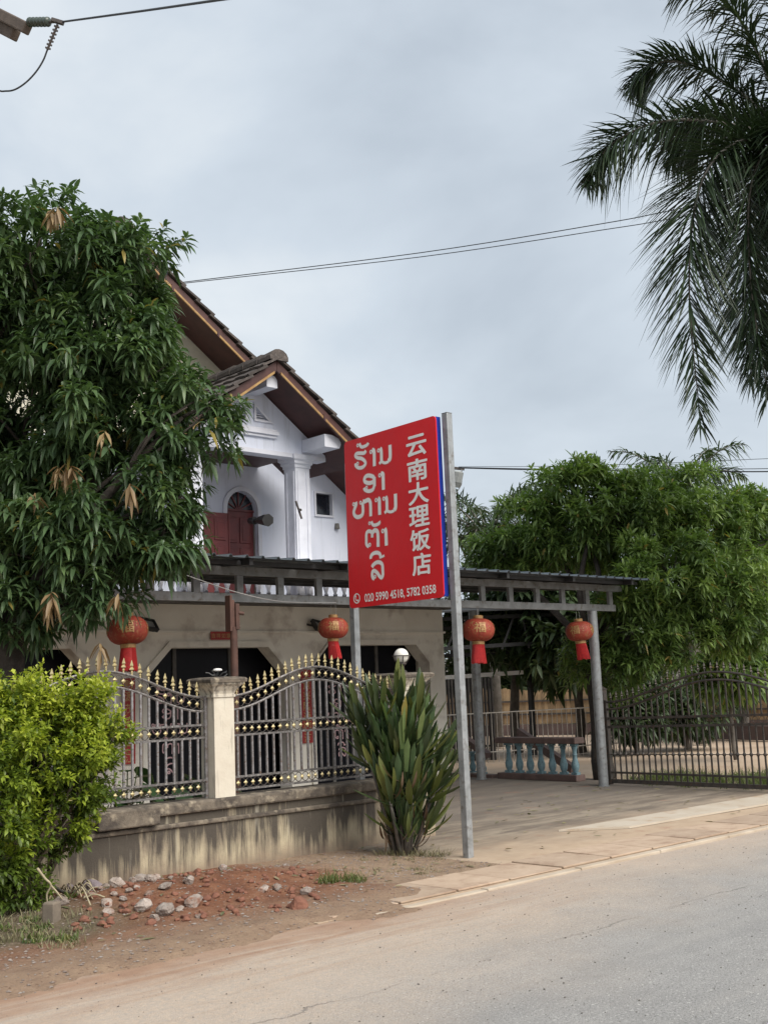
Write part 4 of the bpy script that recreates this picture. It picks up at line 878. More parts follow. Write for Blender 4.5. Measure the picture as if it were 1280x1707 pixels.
# ------------------------------------------------------------------ lanterns
def make_lantern(label):
    t = thing('lantern', (0, 0, 0), label, 'lantern', 'red lanterns hung from the canopy beam')
    prof = [(0.06 + 0.155 * math.sin(a) ** 0.85, -0.150 * math.cos(a)) for a in np.linspace(0.06, PI - 0.06, 15)]
    body = MB().lathe(prof, (0, 0, 0), 72, False, 24, 0.03).build('body', 'lantern_red', t, smooth=True)
    MB().lathe([(0.066, 0.152), (0.068, 0.185), (0.060, 0.195), (0.02, 0.196)], (0, 0, 0), 20).build('top_collar', 'lantern_gold', t)
    MB().lathe([(0.085, -0.152), (0.083, -0.19), (0.075, -0.20)], (0, 0, 0), 20).build('bottom_collar', 'lantern_gold', t)
    f = MB()
    for k in range(44):                                     # tassel of strands
        a = 2 * PI * k / 44; r0 = 0.074; r1 = 0.088 + 0.012 * random.random(); L = 0.235 + 0.02 * random.random()
        f.bar((r0 * math.cos(a), r0 * math.sin(a), -0.196), (r1 * math.cos(a + 0.05) + 0.035, r1 * math.sin(a + 0.05), -0.196 - L), 0.0125, 0.006)
    ta = f.build('tassel', 'tassel_red', t); ta['kind'] = 'stuff'
    for k in range(2): MB().tube([(0.045 * (-1) ** k, 0, 0.19), (0.025 * (-1) ** k, 0, 0.40)], 0.0035, 4).build('hanger', 'wire_pale', t)
    # gold character laid on the curve, four times round, with specks between
    for q in range(4):
        me = text_mesh('福', 0.012); co = np.empty(len(me.vertices) * 3); me.vertices.foreach_get('co', co); co = co.reshape(-1, 3)
        lo, hi = co.min(0), co.max(0); u = ((co[:, 0] - lo[0]) / (hi[0] - lo[0]) - 0.5) * 0.155; v = ((co[:, 1] - lo[1]) / (hi[1] - lo[1]) - 0.5) * 0.135 + 0.02
        a = np.arccos(np.clip(-v / 0.165, -1, 1)); rr = (0.06 + 0.155 * np.sin(a) ** 0.85) * 1.031 + 0.003; an = u / 0.21 + q * PI / 2 + 0.25
        me.vertices.foreach_set('co', np.stack([rr * np.cos(an), rr * np.sin(an), v], 1).ravel()); obj('gold_character', me, t, (0, 0, 0), 'lantern_gold')
    sk = MB()
    for k in range(70):
        v = random.uniform(-0.02, 0.10); an = random.uniform(0, 2 * PI); a = math.acos(-v / 0.165); rr = (0.06 + 0.155 * math.sin(a) ** 0.85) * 1.031 + 0.002; s = random.uniform(0.004, 0.010)
        ex = Vector((-math.sin(an), math.cos(an), 0)); ez = Vector((0, 0, 1)); c = Vector((rr * math.cos(an), rr * math.sin(an), v))
        sk.add([c - ex * s, c - ez * s, c + ex * s, c + ez * s], [(0, 1, 2, 3)])
    o = sk.build('gold_flecks', 'lantern_gold', t); o['kind'] = 'stuff'
    return t
def copy_tree(o, parent=None):
    c = o.copy(); COL.objects.link(c); c.parent = parent
    for ch in o.children: copy_tree(ch, c)
    return c
lan = make_lantern('faded red lantern partly behind the mango leaves')
spots = [((6.32, CY, 2.36), None, 0.3, 1.0), ((9.22, CY, 2.40), 'red lantern hanging beside the left post of the red sign', 1.75, 0.86),
         ((11.88, CY, 2.385), 'red lantern hanging just past the tall sign post over the drive', 3.3, 1.05), ((14.17, CY, 2.375), 'red lantern hanging by the outer canopy post', 2.75, 0.98)]
for i, (p, lb, rz, s) in enumerate(spots):
    o = lan if i == 0 else copy_tree(lan)
    o.location = p; o.rotation_euler = ((0.05, -0.02, 0.03, -0.04)[i], (-0.06, 0.03, 0.05, -0.02)[i], rz + 3.6); o.scale = (s, s, s)
    if lb: o['label'] = lb

# ------------------------------------------------------------------ floodlights, banners, pole, speaker
def floodlight(px, label):
    t = thing('floodlight', (px, FY, 2.66), label, 'floodlight', 'floodlights on the beige wall')
    m = Matrix.Translation((px, FY - 0.13, 2.63)) @ Matrix.Rotation(R(-42), 4, 'X') @ Matrix.Rotation(R(12), 4, 'Z')
    def bx(x0, x1, y0, y1, z0, z1):
        b = MB().box(x0, x1, y0, y1, z0, z1); b.v = [tuple(m @ Vector(v)) for v in b.v]; return b
    fr = MB()
    for a in ((-0.13, 0.13, -0.03, 0.03, 0.075, 0.10), (-0.13, 0.13, -0.03, 0.03, -0.10, -0.075), (-0.13, -0.105, -0.03, 0.03, -0.0745, 0.0745), (0.105, 0.13, -0.03, 0.03, -0.0745, 0.0745)):
        q = bx(*a); fr.add(q.v, q.f)
    fr.build('frame', 'black_plastic', t); bx(-0.104, 0.104, 0.0, 0.01, -0.0742, 0.0742).build('lens', 'lens_grey', t)
    bx(-0.10, 0.10, 0.031, 0.06, -0.07, 0.07).build('housing', 'black_plastic', t)
    MB().bar((px - 0.145, FY - 0.13, 2.63), (px - 0.145, FY - 0.003, 2.66), 0.02, 0.03).build('bracket', 'black_plastic', t)
floodlight(8.30, 'black floodlight on the beige wall above the lantern by the mango leaves'); floodlight(11.35, 'black floodlight on the beige wall left of the second lantern')
def banner(name, x0, x1, z0, z1, chars, label, vertical=True):
    t = thing(name, ((x0 + x1) / 2, FY, z0), label, 'banner', 'red paper banners on the arcade')
    MB().box(x0, x1, FY - 0.045, FY - 0.037, z0, z1).build('paper', 'couplet_red', t)
    n = len(chars)
    for i, ch in enumerate(chars):
        if vertical:
            s = x1 - x0 - 0.06; h = (z1 - z0) / n; org = (x0 + 0.03, FY - 0.0475, z1 - (i + 1) * h + (h - s) / 2); ww, hh = s, s
        else:
            s = z1 - z0 - 0.05; h = (x1 - x0) / n; org = (x0 + i * h + (h - s) / 2, FY - 0.0475, z0 + 0.025); ww, hh = s, s
        me = fit(text_mesh(ch, 0.008), org, (1, 0, 0), (0, 0, 1), ww, hh); obj('lettering', me, t, (0, 0, 0), 'couplet_gold')
banner('wall_banner', 9.38, 9.73, 2.42, 2.54, '吉祥如意', 'small red banner with gold characters above the dark opening', False)
banner('door_couplet', 11.02, 11.22, 0.84, 1.96, '生意兴隆通四海', 'red vertical paper couplet on the pier behind the right railing')
banner('door_couplet', 7.94, 8.13, 0.75, 1.90, '财源茂盛达三江', 'red vertical paper couplet on the pier behind the left railing')
bp_ = thing('brown_pole', (7.15, 10.2, 0), 'rusty brown pole with a broken top behind the fence', 'pole')
MB().lathe([(0.046, 0.0), (0.040, 2.35)], (7.15, 10.2, 0), 12).build('shaft', 'rust_brown', bp_, smooth=True, auto=40)
hd = MB(); hd.box(7.075, 7.105, 10.15, 10.25, 2.30, 2.69); hd.box(7.15, 7.20, 10.15, 10.24, 2.32, 2.60); hd.box(7.105, 7.149, 10.17, 10.23, 2.34, 2.64); hd.build('splintered_head', 'rust_brown', bp_, bevel=0.006)
MB().tube([(7.19, 10.16, 2.50), (7.24, 10.13, 2.49)], 0.02, 8).build('bolt', 'rust_brown', bp_)
spk = thing('loudspeaker', (11.55, 14.4, 3.9), 'dark grey horn loudspeaker in front of the arched door', 'loudspeaker')
q0, q1 = spot(423, 868, 18.7), spot(445, 867, 18.2)
MB().tube([q0, q0.lerp(q1, 0.35), q0.lerp(q1, 0.5), q1, q1 + (q1 - q0) * 0.08], [0.03, 0.045, 0.07, 0.105, 0.10], 7).build('horn', 'black_plastic', spk)
MB().tube([q0 - (q1 - q0) * 0.25, q0 + (q1 - q0) * 0.1], [0.06, 0.065], 8).build('driver', 'black_plastic', spk)
MB().tube([q0, (q0.x, q0.y, 3.11)], 0.014, 6).build('stand', 'iron_dark', spk)
stick = thing('bracket_bar', (11.1, 13.98, 4.3), 'thin dark iron bar strapped across the white balcony column', 'bar')
MB().bar(spot(493, 835, 17.85), spot(503, 865, 17.85), 0.035, 0.02).build('bar', 'iron_dark', stick)
MB().tube([spot(499, 850, 17.95), spot(501, 850, 17.65)], 0.022, 8).build('clamp', 'iron_dark', stick)

# ------------------------------------------------------------------ the open gate leaf
GXP = 14.70
def gate_leaf(y0, y1, label):
    t = thing('gate_leaf', (GXP, y0, 0), label, 'gate'); cy, hw = (y0 + y1) / 2, (y0 - y1) / 2
    def top(y): return 1.27 + 0.40 * (0.5 + 0.5 * math.cos(PI * (y - cy) / hw))
    gx = GXP
    MB().bar((gx, y0, 0.07), (gx, y1, 0.07), 0.045, 0.06).build('bottom_rail', 'iron_bronze', t)
    MB().bar((gx, y0, 0.20), (gx, y1, 0.20), 0.03, 0.03).build('rail', 'iron_bronze', t)
    for z in (0.89, 1.02): MB().bar((gx, y0, z), (gx, y1, z + 0.05), 0.035, 0.035).build('rail', 'iron_bronze', t)
    MB().bar((gx, y0, 0.47), (gx, y1, 0.53), 0.012, 0.012).build('tie_rail', 'iron_bronze', t)
    for dz in (0, -0.11): MB().tube([(gx, y, top(y) + dz) for y in np.linspace(y0, y1, 41)], 0.018, 6).build('arched_rail', 'iron_bronze', t)
    for y in (y0, y1): MB().bar((gx, y, 0.02), (gx, y, 1.30), 0.06).build('stile', 'iron_bronze', t)
    n = int((y0 - y1) / 0.105); me = bar_mesh('gate_bar', 'iron_bronze', 0.020)
    kb = MB(); kb.lathe([(0.012, -0.03), (0.026, -0.008), (0.026, 0.008), (0.012, 0.03)], n=8); kme = kb.mesh('collar'); kme.materials.append(MATS['iron_bronze'])
    sg = spear_me.copy(); sg.materials.clear(); sg.materials.append(MATS['iron_bronze'])
    dg = diam_me.copy(); dg.materials.clear(); dg.materials.append(MATS['iron_bronze']); dg.transform(Matrix.Rotation(PI / 2, 4, 'Z'))
    rgm = ring_me.copy(); rgm.materials.clear(); rgm.materials.append(MATS['iron_bronze']); rgm.transform(Matrix.Rotation(PI / 2, 4, 'Z'))
    for i in range(1, n):
        y = y0 - i * (y0 - y1) / n; f = i / n
        obj('bar', me, t, (gx, y, 0.10), None, None, (1, 1, 0.79 + 0.05 * f)); obj('bar', me, t, (gx, y, 1.03 + 0.05 * f), None, None, (1, 1, top(y) - 0.11 - 1.03 - 0.05 * f))
        obj('collar', kme, t, (gx, y, 0.47 + 0.06 * f)); obj('spear', sg, t, (gx, y, top(y) + 0.012))
        obj('rosette', dg, t, (gx, y, top(y) - 0.055)); obj('scroll_ring', rgm, t, (gx, y, 0.955 + 0.05 * f))
    return t
gate_leaf(11.0, 7.08, 'dark bronze arched gate leaf with spears swung open beside the drive')
gp = thing('gate_post', (14.82, 11.16, 0), 'slim dark gate post behind the outer canopy post', 'post')
MB().bar((14.80, 11.12, 0), (14.80, 11.12, 1.45), 0.10).build('shaft', 'iron_dark', gp); MB().lathe([(0.05, 1.451), (0.06, 1.47), (0.0, 1.52)], (14.80, 11.12, 0), 4, True).build('finial', 'iron_dark', gp)

# ------------------------------------------------------------------ low balustrade with turquoise balusters
bal = thing('balustrade', (15.1, 12.7, 0), 'low balustrade with brown rail and turquoise balusters at the back of the drive', 'balustrade')
MB().box(15.0, 15.24, 11.90, 13.62, 0.0, 0.10).build('base', 'rail_brown', bal, bevel=0.01)
MB().box(14.99, 15.25, 11.88, 13.64, 0.60, 0.70).build('rail', 'rail_brown', bal, bevel=0.015)
bq = MB(); bq.lathe([(0.055, 0.10), (0.055, 0.14)], n=4, sq=True); bq.lathe([(0.04, 0.141), (0.062, 0.20), (0.068, 0.26), (0.045, 0.34), (0.034, 0.40), (0.042, 0.42), (0.034, 0.44), (0.04, 0.50), (0.056, 0.545), (0.04, 0.56)], n=12); bq.lathe([(0.052, 0.561), (0.052, 0.599)], n=4, sq=True)
bqm = bq.mesh('baluster', True); bqm.set_sharp_from_angle(angle=R(35))
for i in range(7): obj('baluster', bqm, bal, (15.12, 13.44 - i * 0.24, 0), 'baluster_blue')
br = thing('stair_balustrade', (15.2, 14.4, 0), 'short sloping balustrade with brown rail beside the inner canopy post', 'balustrade')
MB().bar((15.1, 14.65, 0.78), (15.1, 13.9, 0.38), 0.14, 0.10).build('rail', 'rail_brown', br)
for y in (14.55, 14.3, 14.05): obj('baluster', bqm, br, (15.12, y, 0), 'baluster_blue', None, (0.9, 0.9, 0.62 + (y - 14.05) * 0.45))
MB().box(15.0, 15.22, 13.75, 14.8, 0.0, 0.055).build('base', 'rail_brown', br)
pl = thing('leaning_plank', (16.2, 13.2, 0), 'brown plank leaning behind the turquoise balusters', 'plank')
MB().bar((16.3, 14.2, 0.72), (16.0, 12.75, 0.10), 0.10, 0.14).build('plank', 'rail_brown', pl)

# ------------------------------------------------------------------ white metal rail, bamboo fence, slat screen, far buildings
rail = thing('metal_railing', (18, 16, 0), 'thin white metal railing across the sandy yard', 'railing')
rA, rB = Vector((15.4, 17.1, 0)), Vector((21.6, 15.2, 0)); rl_n = 52
for z in (0.22, 1.02): MB().bar(rA + Vector((0, 0, z)), rB + Vector((0, 0, z)), 0.02).build('rail', 'rail_white', rail)
rbm = bar_mesh('railing_bar', 'rail_white', 0.012)
for i in range(rl_n + 1):
    p = rA.lerp(rB, i / rl_n); obj('bar', rbm, rail, (p.x, p.y, 0.0), None, None, (1, 1, 1.02))
bf = thing('bamboo_fence', (29, 23, 0), 'tan bamboo board fence with scalloped top beyond the sandy yard', 'fence')
fA, fB = Vector((26.5, 27.2, 0)), Vector((30.0, 15.0, 0)); n = 120; fd = (fB - fA).normalized()
bpm = MB().add([(-0.05, -0.012, 0), (0.05, -0.012, 0), (0.05, 0.012, 0), (-0.05, 0.012, 0), (-0.05, -0.012, 1), (0.05, -0.012, 1), (0.05, 0.012, 1), (-0.05, 0.012, 1)], [(0,3,2,1),(4,5,6,7),(0,1,5,4),(1,2,6,5),(2,3,7,6),(3,0,4,7)]).mesh('bamboo_board'); bpm.materials.append(MATS['bamboo'])
fz = math.atan2(fd.y, fd.x)
for i in range(n):
    p = fA.lerp(fB, (i + 0.5) / n); h = 1.28 + 0.20 * abs(math.sin(i / n * PI * 3.2)) ** 0.8 + random.uniform(-0.02, 0.02)
    obj('board', bpm, bf, (p.x, p.y, 0.32), None, (0, 0, fz), (1.02, 1, h - 0.32))
for z in (0.62, 1.02): MB().bar(fA + Vector((-0.05, -0.02, z)), fB + Vector((-0.05, -0.02, z)), 0.06, 0.05).build('rail', 'iron_dark', bf)
MB().bar(fA + Vector((0.0, 0, 0.14)), fB + Vector((0.0, 0, 0.14)), 0.16, 0.32).build('footing', 'brick_dark', bf)
ss = thing('slat_screen', (18, 17, 0), 'dark vertical slat screen beside the house wall', 'screen')
for i in range(16):
    p = spot(740 + i * 5.6, 1240, 24.5); MB().box(p.x - 0.02, p.x + 0.02, p.y - 0.025, p.y + 0.025, 0.0, 1.75).build('slat', 'dark_slat', ss)
pA, pB = spot(738, 1240, 24.5), spot(830, 1240, 24.5)
for z in (0.3, 1.6): MB().bar((pA.x, pA.y + 0.05, z), (pB.x, pB.y + 0.05, z), 0.04).build('rail', 'dark_slat', ss)
fh = thing('white_house', spot(870, 1200, 58), 'far white house glimpsed between the trunks behind the bamboo fence', 'house')
c0 = spot(868, 1190, 58); hx, hy = c0.x, c0.y
MB().box(hx - 3.5, hx + 5, hy - 0.1, hy + 6, 0, 2.9).build('wall', 'far_white', fh)
for dx in (-2.6, -0.9, 0.8, 2.6): MB().box(hx + dx, hx + dx + 0.8, hy - 0.16, hy - 0.101, 0.5, 2.2).build('window', 'dark_glass', fh)
for dx in (-3.4, -1.6, 0.2, 2.0, 4.4): MB().box(hx + dx - 0.12, hx + dx + 0.12, hy - 1.4, hy - 1.15, 0, 2.6).build('column', 'far_white', fh)
b = MB(); b.prism([(hx - 4.4, hy - 1.9, 2.95), (hx + 5.8, hy - 1.9, 2.95), (hx + 4.5, hy + 3, 5.0), (hx - 3, hy + 3, 5.0)], (0, 0, 0.12)); b.build('roof', 'brick_dark', fh)
sh = thing('pale_shed', spot(1330, 1180, 33), 'low shed with pale sheet roof at the far right beyond the gate', 'shed')
c0 = spot(1400, 1170, 33); b = MB(); b.prism([(c0.x - 4.2, c0.y + 2.6, 1.25), (c0.x + 3, c0.y - 5, 1.25), (c0.x + 5, c0.y - 3, 2.05), (c0.x - 2.2, c0.y + 4.6, 2.05)], (0, 0, 0.06)); b.build('roof', 'far_roof', sh)
for dx, dy in ((-3.9, 2.5), (2.8, -4.6)): MB().box(c0.x + dx - 0.08, c0.x + dx + 0.08, c0.y + dy - 0.08, c0.y + dy + 0.08, 0, 1.3).build('post', 'bark_grey', sh)
b = MB(); b.prism([(c0.x - 3.4, c0.y + 2.9, 0), (c0.x + 3.4, c0.y - 4.3, 0), (c0.x + 3.4, c0.y - 4.3, 1.22), (c0.x - 3.4, c0.y + 2.9, 1.22)], (0.15, 0.15, 0)); b.build('wall', 'brick_dark', sh)
lw = thing('yard_wall', spot(1100, 1225, 31), 'low dark brick wall behind the gate along the sandy yard', 'wall')
a0, a1 = spot(1040, 1228, 32), spot(1300, 1236, 27.2); MB().bar((a0.x, a0.y, 0.17), (a1.x, a1.y, 0.17), 0.2, 0.34).build('wall', 'brick_dark', lw)

# ------------------------------------------------------------------ power line: pole with crossarms, insulator, cable, and the far wires
up = thing('utility_pole', (3.1, 9.6, 0), 'roadside power pole with two worn concrete crossarms and a strain insulator', 'pole')
e0, e1 = spot(46, 47, 10.0), spot(-150, -52, 11.0)
MB().bar(e1, e0, 0.085, 0.10).build('crossarm', 'arm_concrete', up, bevel=0.012)
f0, f1 = spot(26, 58, 10.15), spot(-150, -32, 11.15)
MB().bar(f1, f0, 0.085, 0.10).build('crossarm', 'arm_concrete', up, bevel=0.012)
pbase = spot(-110, -30, 10.8); MB().tube([(pbase.x, pbase.y, 0), (pbase.x, pbase.y, 8.6)], [0.15, 0.10], 14).build('shaft', 'arm_concrete', up)
i0, i1 = spot(48, 36, 10.0), spot(82, 35.5, 9.85); dv = (i1 - i0)
MB().tube([spot(38, 36.5, 10.0), spot(100, 35.5, 9.8)], 0.012, 6).build('strain_rod', 'iron_dark', up)
ins = MB(); ptz, rz_ = [], []
for k in range(6):
    for f, r in ((0.05, 0.024), (0.35, 0.042), (0.65, 0.042), (0.95, 0.024)): ptz.append(i0 + dv * ((k + f) / 6)); rz_.append(r)
ins.tube(ptz, rz_, 12); ins.build('insulator', 'porcelain', up, smooth=True)
cl = MB(); cl.bar(spot(86, 32, 9.8), spot(106, 38, 9.8), 0.035, 0.03); cl.build('clamp', 'iron_dark', up)
k0, k1 = spot(96, 40, 9.8), spot(79, 82, 9.82)
tw = MB(); tw.tube([k0, k1], 0.011, 6)
for k in range(7):
    p = k0.lerp(k1, (k + 0.6) / 7); tw.bar(p - RT * 0.022 + UP * 0.008, p + RT * 0.022 - UP * 0.008, 0.013)
tw.build('tie_clamp', 'iron_dark', up)
cab = thing('power_cable', spot(104, 36, 9.8), 'black power cable running up from the strain insulator', 'cable')
MB().tube([spot(104, 35.5, 9.8), spot(240, 17, 8.4), spot(400, -6, 7.0), spot(900, -120, 4.6)], 0.0085, 6).build('cable', 'wire_black', cab)
loop = thing('jumper_wire', spot(79, 85, 9.8), 'looped jumper wire hanging below the strain insulator', 'wire')
lp = [spot(*p, 9.82) for p in ((79, 82), (72, 100), (60, 119), (44, 136), (26, 148), (10, 151), (-8, 147), (-60, 110))]
MB().tube([Vector(p) for p in smoothline([tuple(q) for q in lp], 4)], 0.0075, 6).build('wire', 'wire_black', loop)
def wire(label, pts, r, group='overhead wires behind the house', m='wire_black'):
    o = thing('overhead_wire', pts[0], label, 'wire', group)
    MB().tube([Vector(p) for p in smoothline([tuple(q) for q in pts], 6)], r, 5).build('strand', m, o)
wire('upper of two wires crossing the sky above the house roof', [spot(120, 494, 27.6), spot(310, 469.5, 27), spot(700, 421, 26), spot(1000, 373, 25), spot(1120, 350, 24.5), spot(1400, 292, 23.5)], 0.011)
wire('lower of two wires crossing the sky above the house roof', [spot(120, 496, 27.7), spot(310, 471.5, 27.1), spot(700, 428, 26), spot(1000, 383.5, 25), spot(1120, 364, 24.5), spot(1400, 312, 23.5)], 0.010)
tp = thing('transformer_pole', spot(757, 1150, 28), 'grey transformer can on a slim pole behind the red sign', 'pole')
tb = spot(753, 900, 28); MB().tube([(tb.x, tb.y, 0), (tb.x, tb.y, 7.2)], 0.07, 10).build('shaft', 'arm_concrete', tp)
ca, cb = spot(757, 812, 27.8), spot(761, 784, 27.8); MB().tube([ca, ca.lerp(cb, 0.3), cb.lerp(ca, 0.1), cb], [0.12, 0.17, 0.18, 0.12], 14).build('transformer_can', 'transformer', tp)
MB().tube([spot(768, 778, 27.8), spot(771, 790, 27.8), spot(769, 808, 27.8), spot(758, 826, 27.8)], 0.012, 5).build('lead', 'wire_pale', tp)
MB().bar(spot(745, 779, 27.9), spot(774, 782, 27.9), 0.06).build('crossarm', 'iron_dark', tp)
for i, (ya, yb, lb, r) in enumerate(((778, 764, 'topmost thin wire leaving the transformer pole over the right tree', 0.006), (779, 781, 'middle wire leaving the transformer pole over the right tree', 0.008), (780, 786, 'lowest thick wire leaving the transformer pole over the right tree', 0.014))):
    wire(lb, [spot(764, ya, 27.8), spot(900, (ya * 1.6 + yb * 0.4) / 2 + 2, 26.5), spot(1090, (ya + yb) / 2 + 1.5, 25), spot(1290, yb, 23.5), spot(1500, yb - 8, 22)], r, 'wires from the transformer pole')
wire('thin pale service wire dropping from the mango leaves past the canopy front', [spot(272, 945, 11.6), spot(330, 966, 11.7), spot(400, 989, 11.8), spot(470, 1003, 12.4), spot(560, 1005, 13.5)], 0.005, 'service wires', 'wire_pale')

# ------------------------------------------------------------------ trees
def limb(b, a, c, r0, r1, wob=0.12, n=7):
    a, c = Vector(a), Vector(c); L = (c - a).length; pts = []
    off = Vector((random.uniform(-1, 1), random.uniform(-1, 1), 0.5)) * wob * L
    for i in range(n):
        t = i / (n - 1); pts.append(a.lerp(c, t) + off * math.sin(t * PI) + Vector((random.uniform(-1, 1), random.uniform(-1, 1), 0)) * 0.012 * L * (0 < i < n - 1))
    b.tube(pts, [r0 + (r1 - r0) * i / (n - 1) for i in range(n)], 8); return pts
def tree(name, label, base, fork, lobes, leaf, bark, ros, nl, L, Wd, trunk_r, droop=0.5, spread=(45, 105), up=0.45, tintbias=None, group=None, shell=0.55, cat='tree', limbs=True, clump=None):
    t = thing(name, base, label, cat, group); fork = Vector(fork)
    tb = MB(); limb(tb, base, fork, trunk_r * 1.25, trunk_r * 0.8, 0.03, 9); tb.build('trunk', bark, t, smooth=True)
    if limbs:
        lb = MB()
        for c, r, n in lobes:
            pts = limb(lb, fork - Vector((0, 0, 0.15)), c, trunk_r * 0.5, trunk_r * 0.12)
            for k in range(5):
                d = sphere_dirs(1)[0]; d[2] = abs(d[2]) * 0.6; limb(lb, pts[random.choice((4, 5, 6))], Vector(c) + Vector(d * np.array(r) * 0.8), trunk_r * 0.13, trunk_r * 0.04)
        lo = lb.build('limbs', bark, t, smooth=True); lo['kind'] = 'stuff'
    tot = sum(n for _, _, n in lobes)
    if clump:                                               # boughs: small heads of foliage set round each lobe, with gaps between
        nc, r0, r1, per = clump; CP, CN = lobe_points(lobes, 0.72, nc / tot)
        P, Nn = lobe_points([(tuple(c), (q, q, q * 0.75), per) for c, q in zip(CP, RNG.uniform(r0, r1, len(CP)))], 0.3); cid = np.repeat(np.arange(len(CP)), per)
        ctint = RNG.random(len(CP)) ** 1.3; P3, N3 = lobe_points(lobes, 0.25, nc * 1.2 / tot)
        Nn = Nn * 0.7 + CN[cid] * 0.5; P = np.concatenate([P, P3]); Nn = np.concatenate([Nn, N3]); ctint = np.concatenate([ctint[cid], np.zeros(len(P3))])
        Nn /= np.linalg.norm(Nn, axis=1, keepdims=True)
    else: P, Nn = lobe_points(lobes, shell, ros / tot)
    A = Nn * 0.75 + np.array([[0, 0, up]]) + RNG.normal(0, 0.25, Nn.shape); A /= np.linalg.norm(A, axis=1, keepdims=True)
    tint = RNG.random(len(P)) ** 1.6
    if clump: tint = tint * 0.45 + ctint * 0.55
    if tintbias is not None: tint = np.clip(tint + tintbias, 0, 1)
    me = rosettes(P, A, nl, L, Wd, spread, droop, tint, axial=L * 0.5)
    o = obj('crown', me, t, (0, 0, 0), leaf); o['kind'] = 'stuff'
    return t, P, A
def lob(x, y, d, r, n=1.0, rz=None): return (tuple(spot(x, y, d)), (r, r, rz or r), n * r * r * 100)
ML = [lob(105, 500, 11.6, 0.95), lob(185, 560, 11.4, 0.62), lob(180, 640, 11.3, 0.80), lob(305, 695, 11.0, 0.42, 1.2), lob(180, 800, 11.2, 0.86), lob(265, 838, 10.9, 0.32), lob(95, 925, 11.0, 0.68, 1.0),
      lob(40, 720, 11.7, 1.05), lob(-60, 540, 12.0, 1.15), lob(-90, 850, 12.0, 1.1), lob(20, 985, 11.3, 0.50), lob(212, 905, 10.8, 0.30), lob(268, 895, 10.8, 0.24), lob(160, 985, 10.7, 0.26), lob(35, 420, 11.5, 0.50), lob(215, 430, 11.5, 0.36)]
mt, mP, mA = tree('mango_tree', 'big dark green mango tree with tan young leaves in front of the house', (4.95, 10.75, 0), (4.9, 10.8, 2.4), ML, 'mango_leaf', 'bark', 4300, 10, 0.142, 0.038, 0.16, droop=0.50, spread=(30, 108), up=0.6, clump=(380, 0.14, 0.30, 18))
# flushes of limp tan young leaves, and one dead brown bunch hanging low
FP = np.array([spot(*p) for p in ((95, 352, 10.75), (86, 360, 10.8), (110, 785, 10.3), (98, 790, 10.35), (122, 788, 10.3), (172, 728, 10.45), (88, 1000, 10.2), (82, 1012, 10.2), (192, 1003, 10.25), (218, 820, 10.35), (60, 830, 10.6), (168, 1085, 10.2))])
me = rosettes(FP, np.tile(np.array([[0, 0, 1.0]]), (len(FP), 1)) + RNG.normal(0, 0.2, (len(FP), 3)), 9, 0.15, 0.038, (115, 170), 0.5, RNG.random(len(FP)), axial=0.06)
o = obj('young_leaves', me, mt, (0, 0, 0), 'mango_flush'); o['kind'] = 'stuff'
RL = [lob(955, 860, 20.6, 0.95), lob(880, 895, 20.8, 0.72), lob(830, 925, 21.0, 0.42), lob(1070, 880, 20.2, 0.95), lob(1165, 875, 20.6, 0.95), lob(1240, 915, 21.0, 0.95), lob(1055, 985, 18.9, 0.50), lob(1120, 960, 18.9, 0.7),
      lob(1210, 1000, 19.4, 0.85), lob(1060, 1065, 18.7, 0.45), lob(975, 1095, 19.6, 0.36), lob(1130, 1060, 18.9, 0.5), lob(1010, 850, 20.0, 0.6), lob(1030, 1120, 19.0, 0.4)]
tree('mango_tree', 'light green mango tree with long drooping leaves behind the canopy and gate', (15.55, 11.75, 0), (15.75, 12.0, 2.3), RL, 'mango_light', 'bark', 4200, 9, 0.165, 0.042, 0.15, droop=0.32, spread=(25, 105), up=0.75, tintbias=0.06, clump=(360, 0.16, 0.34, 18))
# side limb seen through the gate post
sl = []
# trees farther back
def bushy(name, label, px, py, d, r, nr, L, group, leaf='far_leaf', trunk=True, tall=1.0, cat='tree'):
    c = spot(px, py, d); base = (c.x, c.y, 0)
    lobes = [((c.x + random.uniform(-1, 1) * r * 0.7, c.y + random.uniform(-1, 1) * r * 0.7, max(c.z + random.uniform(-0.55, 0.55) * r * tall, 0.4 * r)), (r * random.uniform(0.5, 0.75),) * 2 + (r * random.uniform(0.45, 0.65) * tall,), 100) for _ in range(7)]
    return tree(name, label, base, (c.x, c.y, max(c.z - r * 0.5, 0.25)), lobes, leaf, 'bark_grey', nr, 8, L, L * 0.34, 0.06 * max(r, 0.6), 0.4, (30, 105), group=group, cat=cat)
BT = 'trees beyond the yard'
bushy('leafy_tree', 'hazy tree at the right edge behind the light mango tree', 1285, 965, 33, 1.7, 600, 0.36, BT)
bushy('leafy_tree', 'dark tree low behind the gate at the right edge', 1225, 1040, 30, 1.8, 620, 0.38, BT)
bushy('leafy_tree', 'dim tree behind the dark carport', 770, 1120, 46, 2.6, 420, 0.5, BT)
bushy('leafy_tree', 'dim tree behind the bamboo fence under the canopy', 950, 1100, 50, 3.6, 700, 0.5, BT)
bushy('leafy_tree', 'dim tree behind the bamboo fence beside the outer canopy post', 1035, 1120, 44, 3.0, 600, 0.45, BT)
bushy('leafy_tree', 'dim tree past the pale shed roof', 1340, 1060, 48, 3.4, 600, 0.5, BT)
bushy('leafy_tree', 'dim tree farthest along the yard past the bamboo fence', 1120, 1080, 55, 4.0, 600, 0.55, BT)
bushy('leafy_tree', 'dense dark tree behind the carport truss near the house', 850, 1015, 27, 1.7, 800, 0.30, BT)
bushy('leafy_tree', 'dense dark tree behind the carport truss near the outer post', 955, 1020, 26, 1.6, 800, 0.30, BT)
GS = 'shrubs behind the gate'
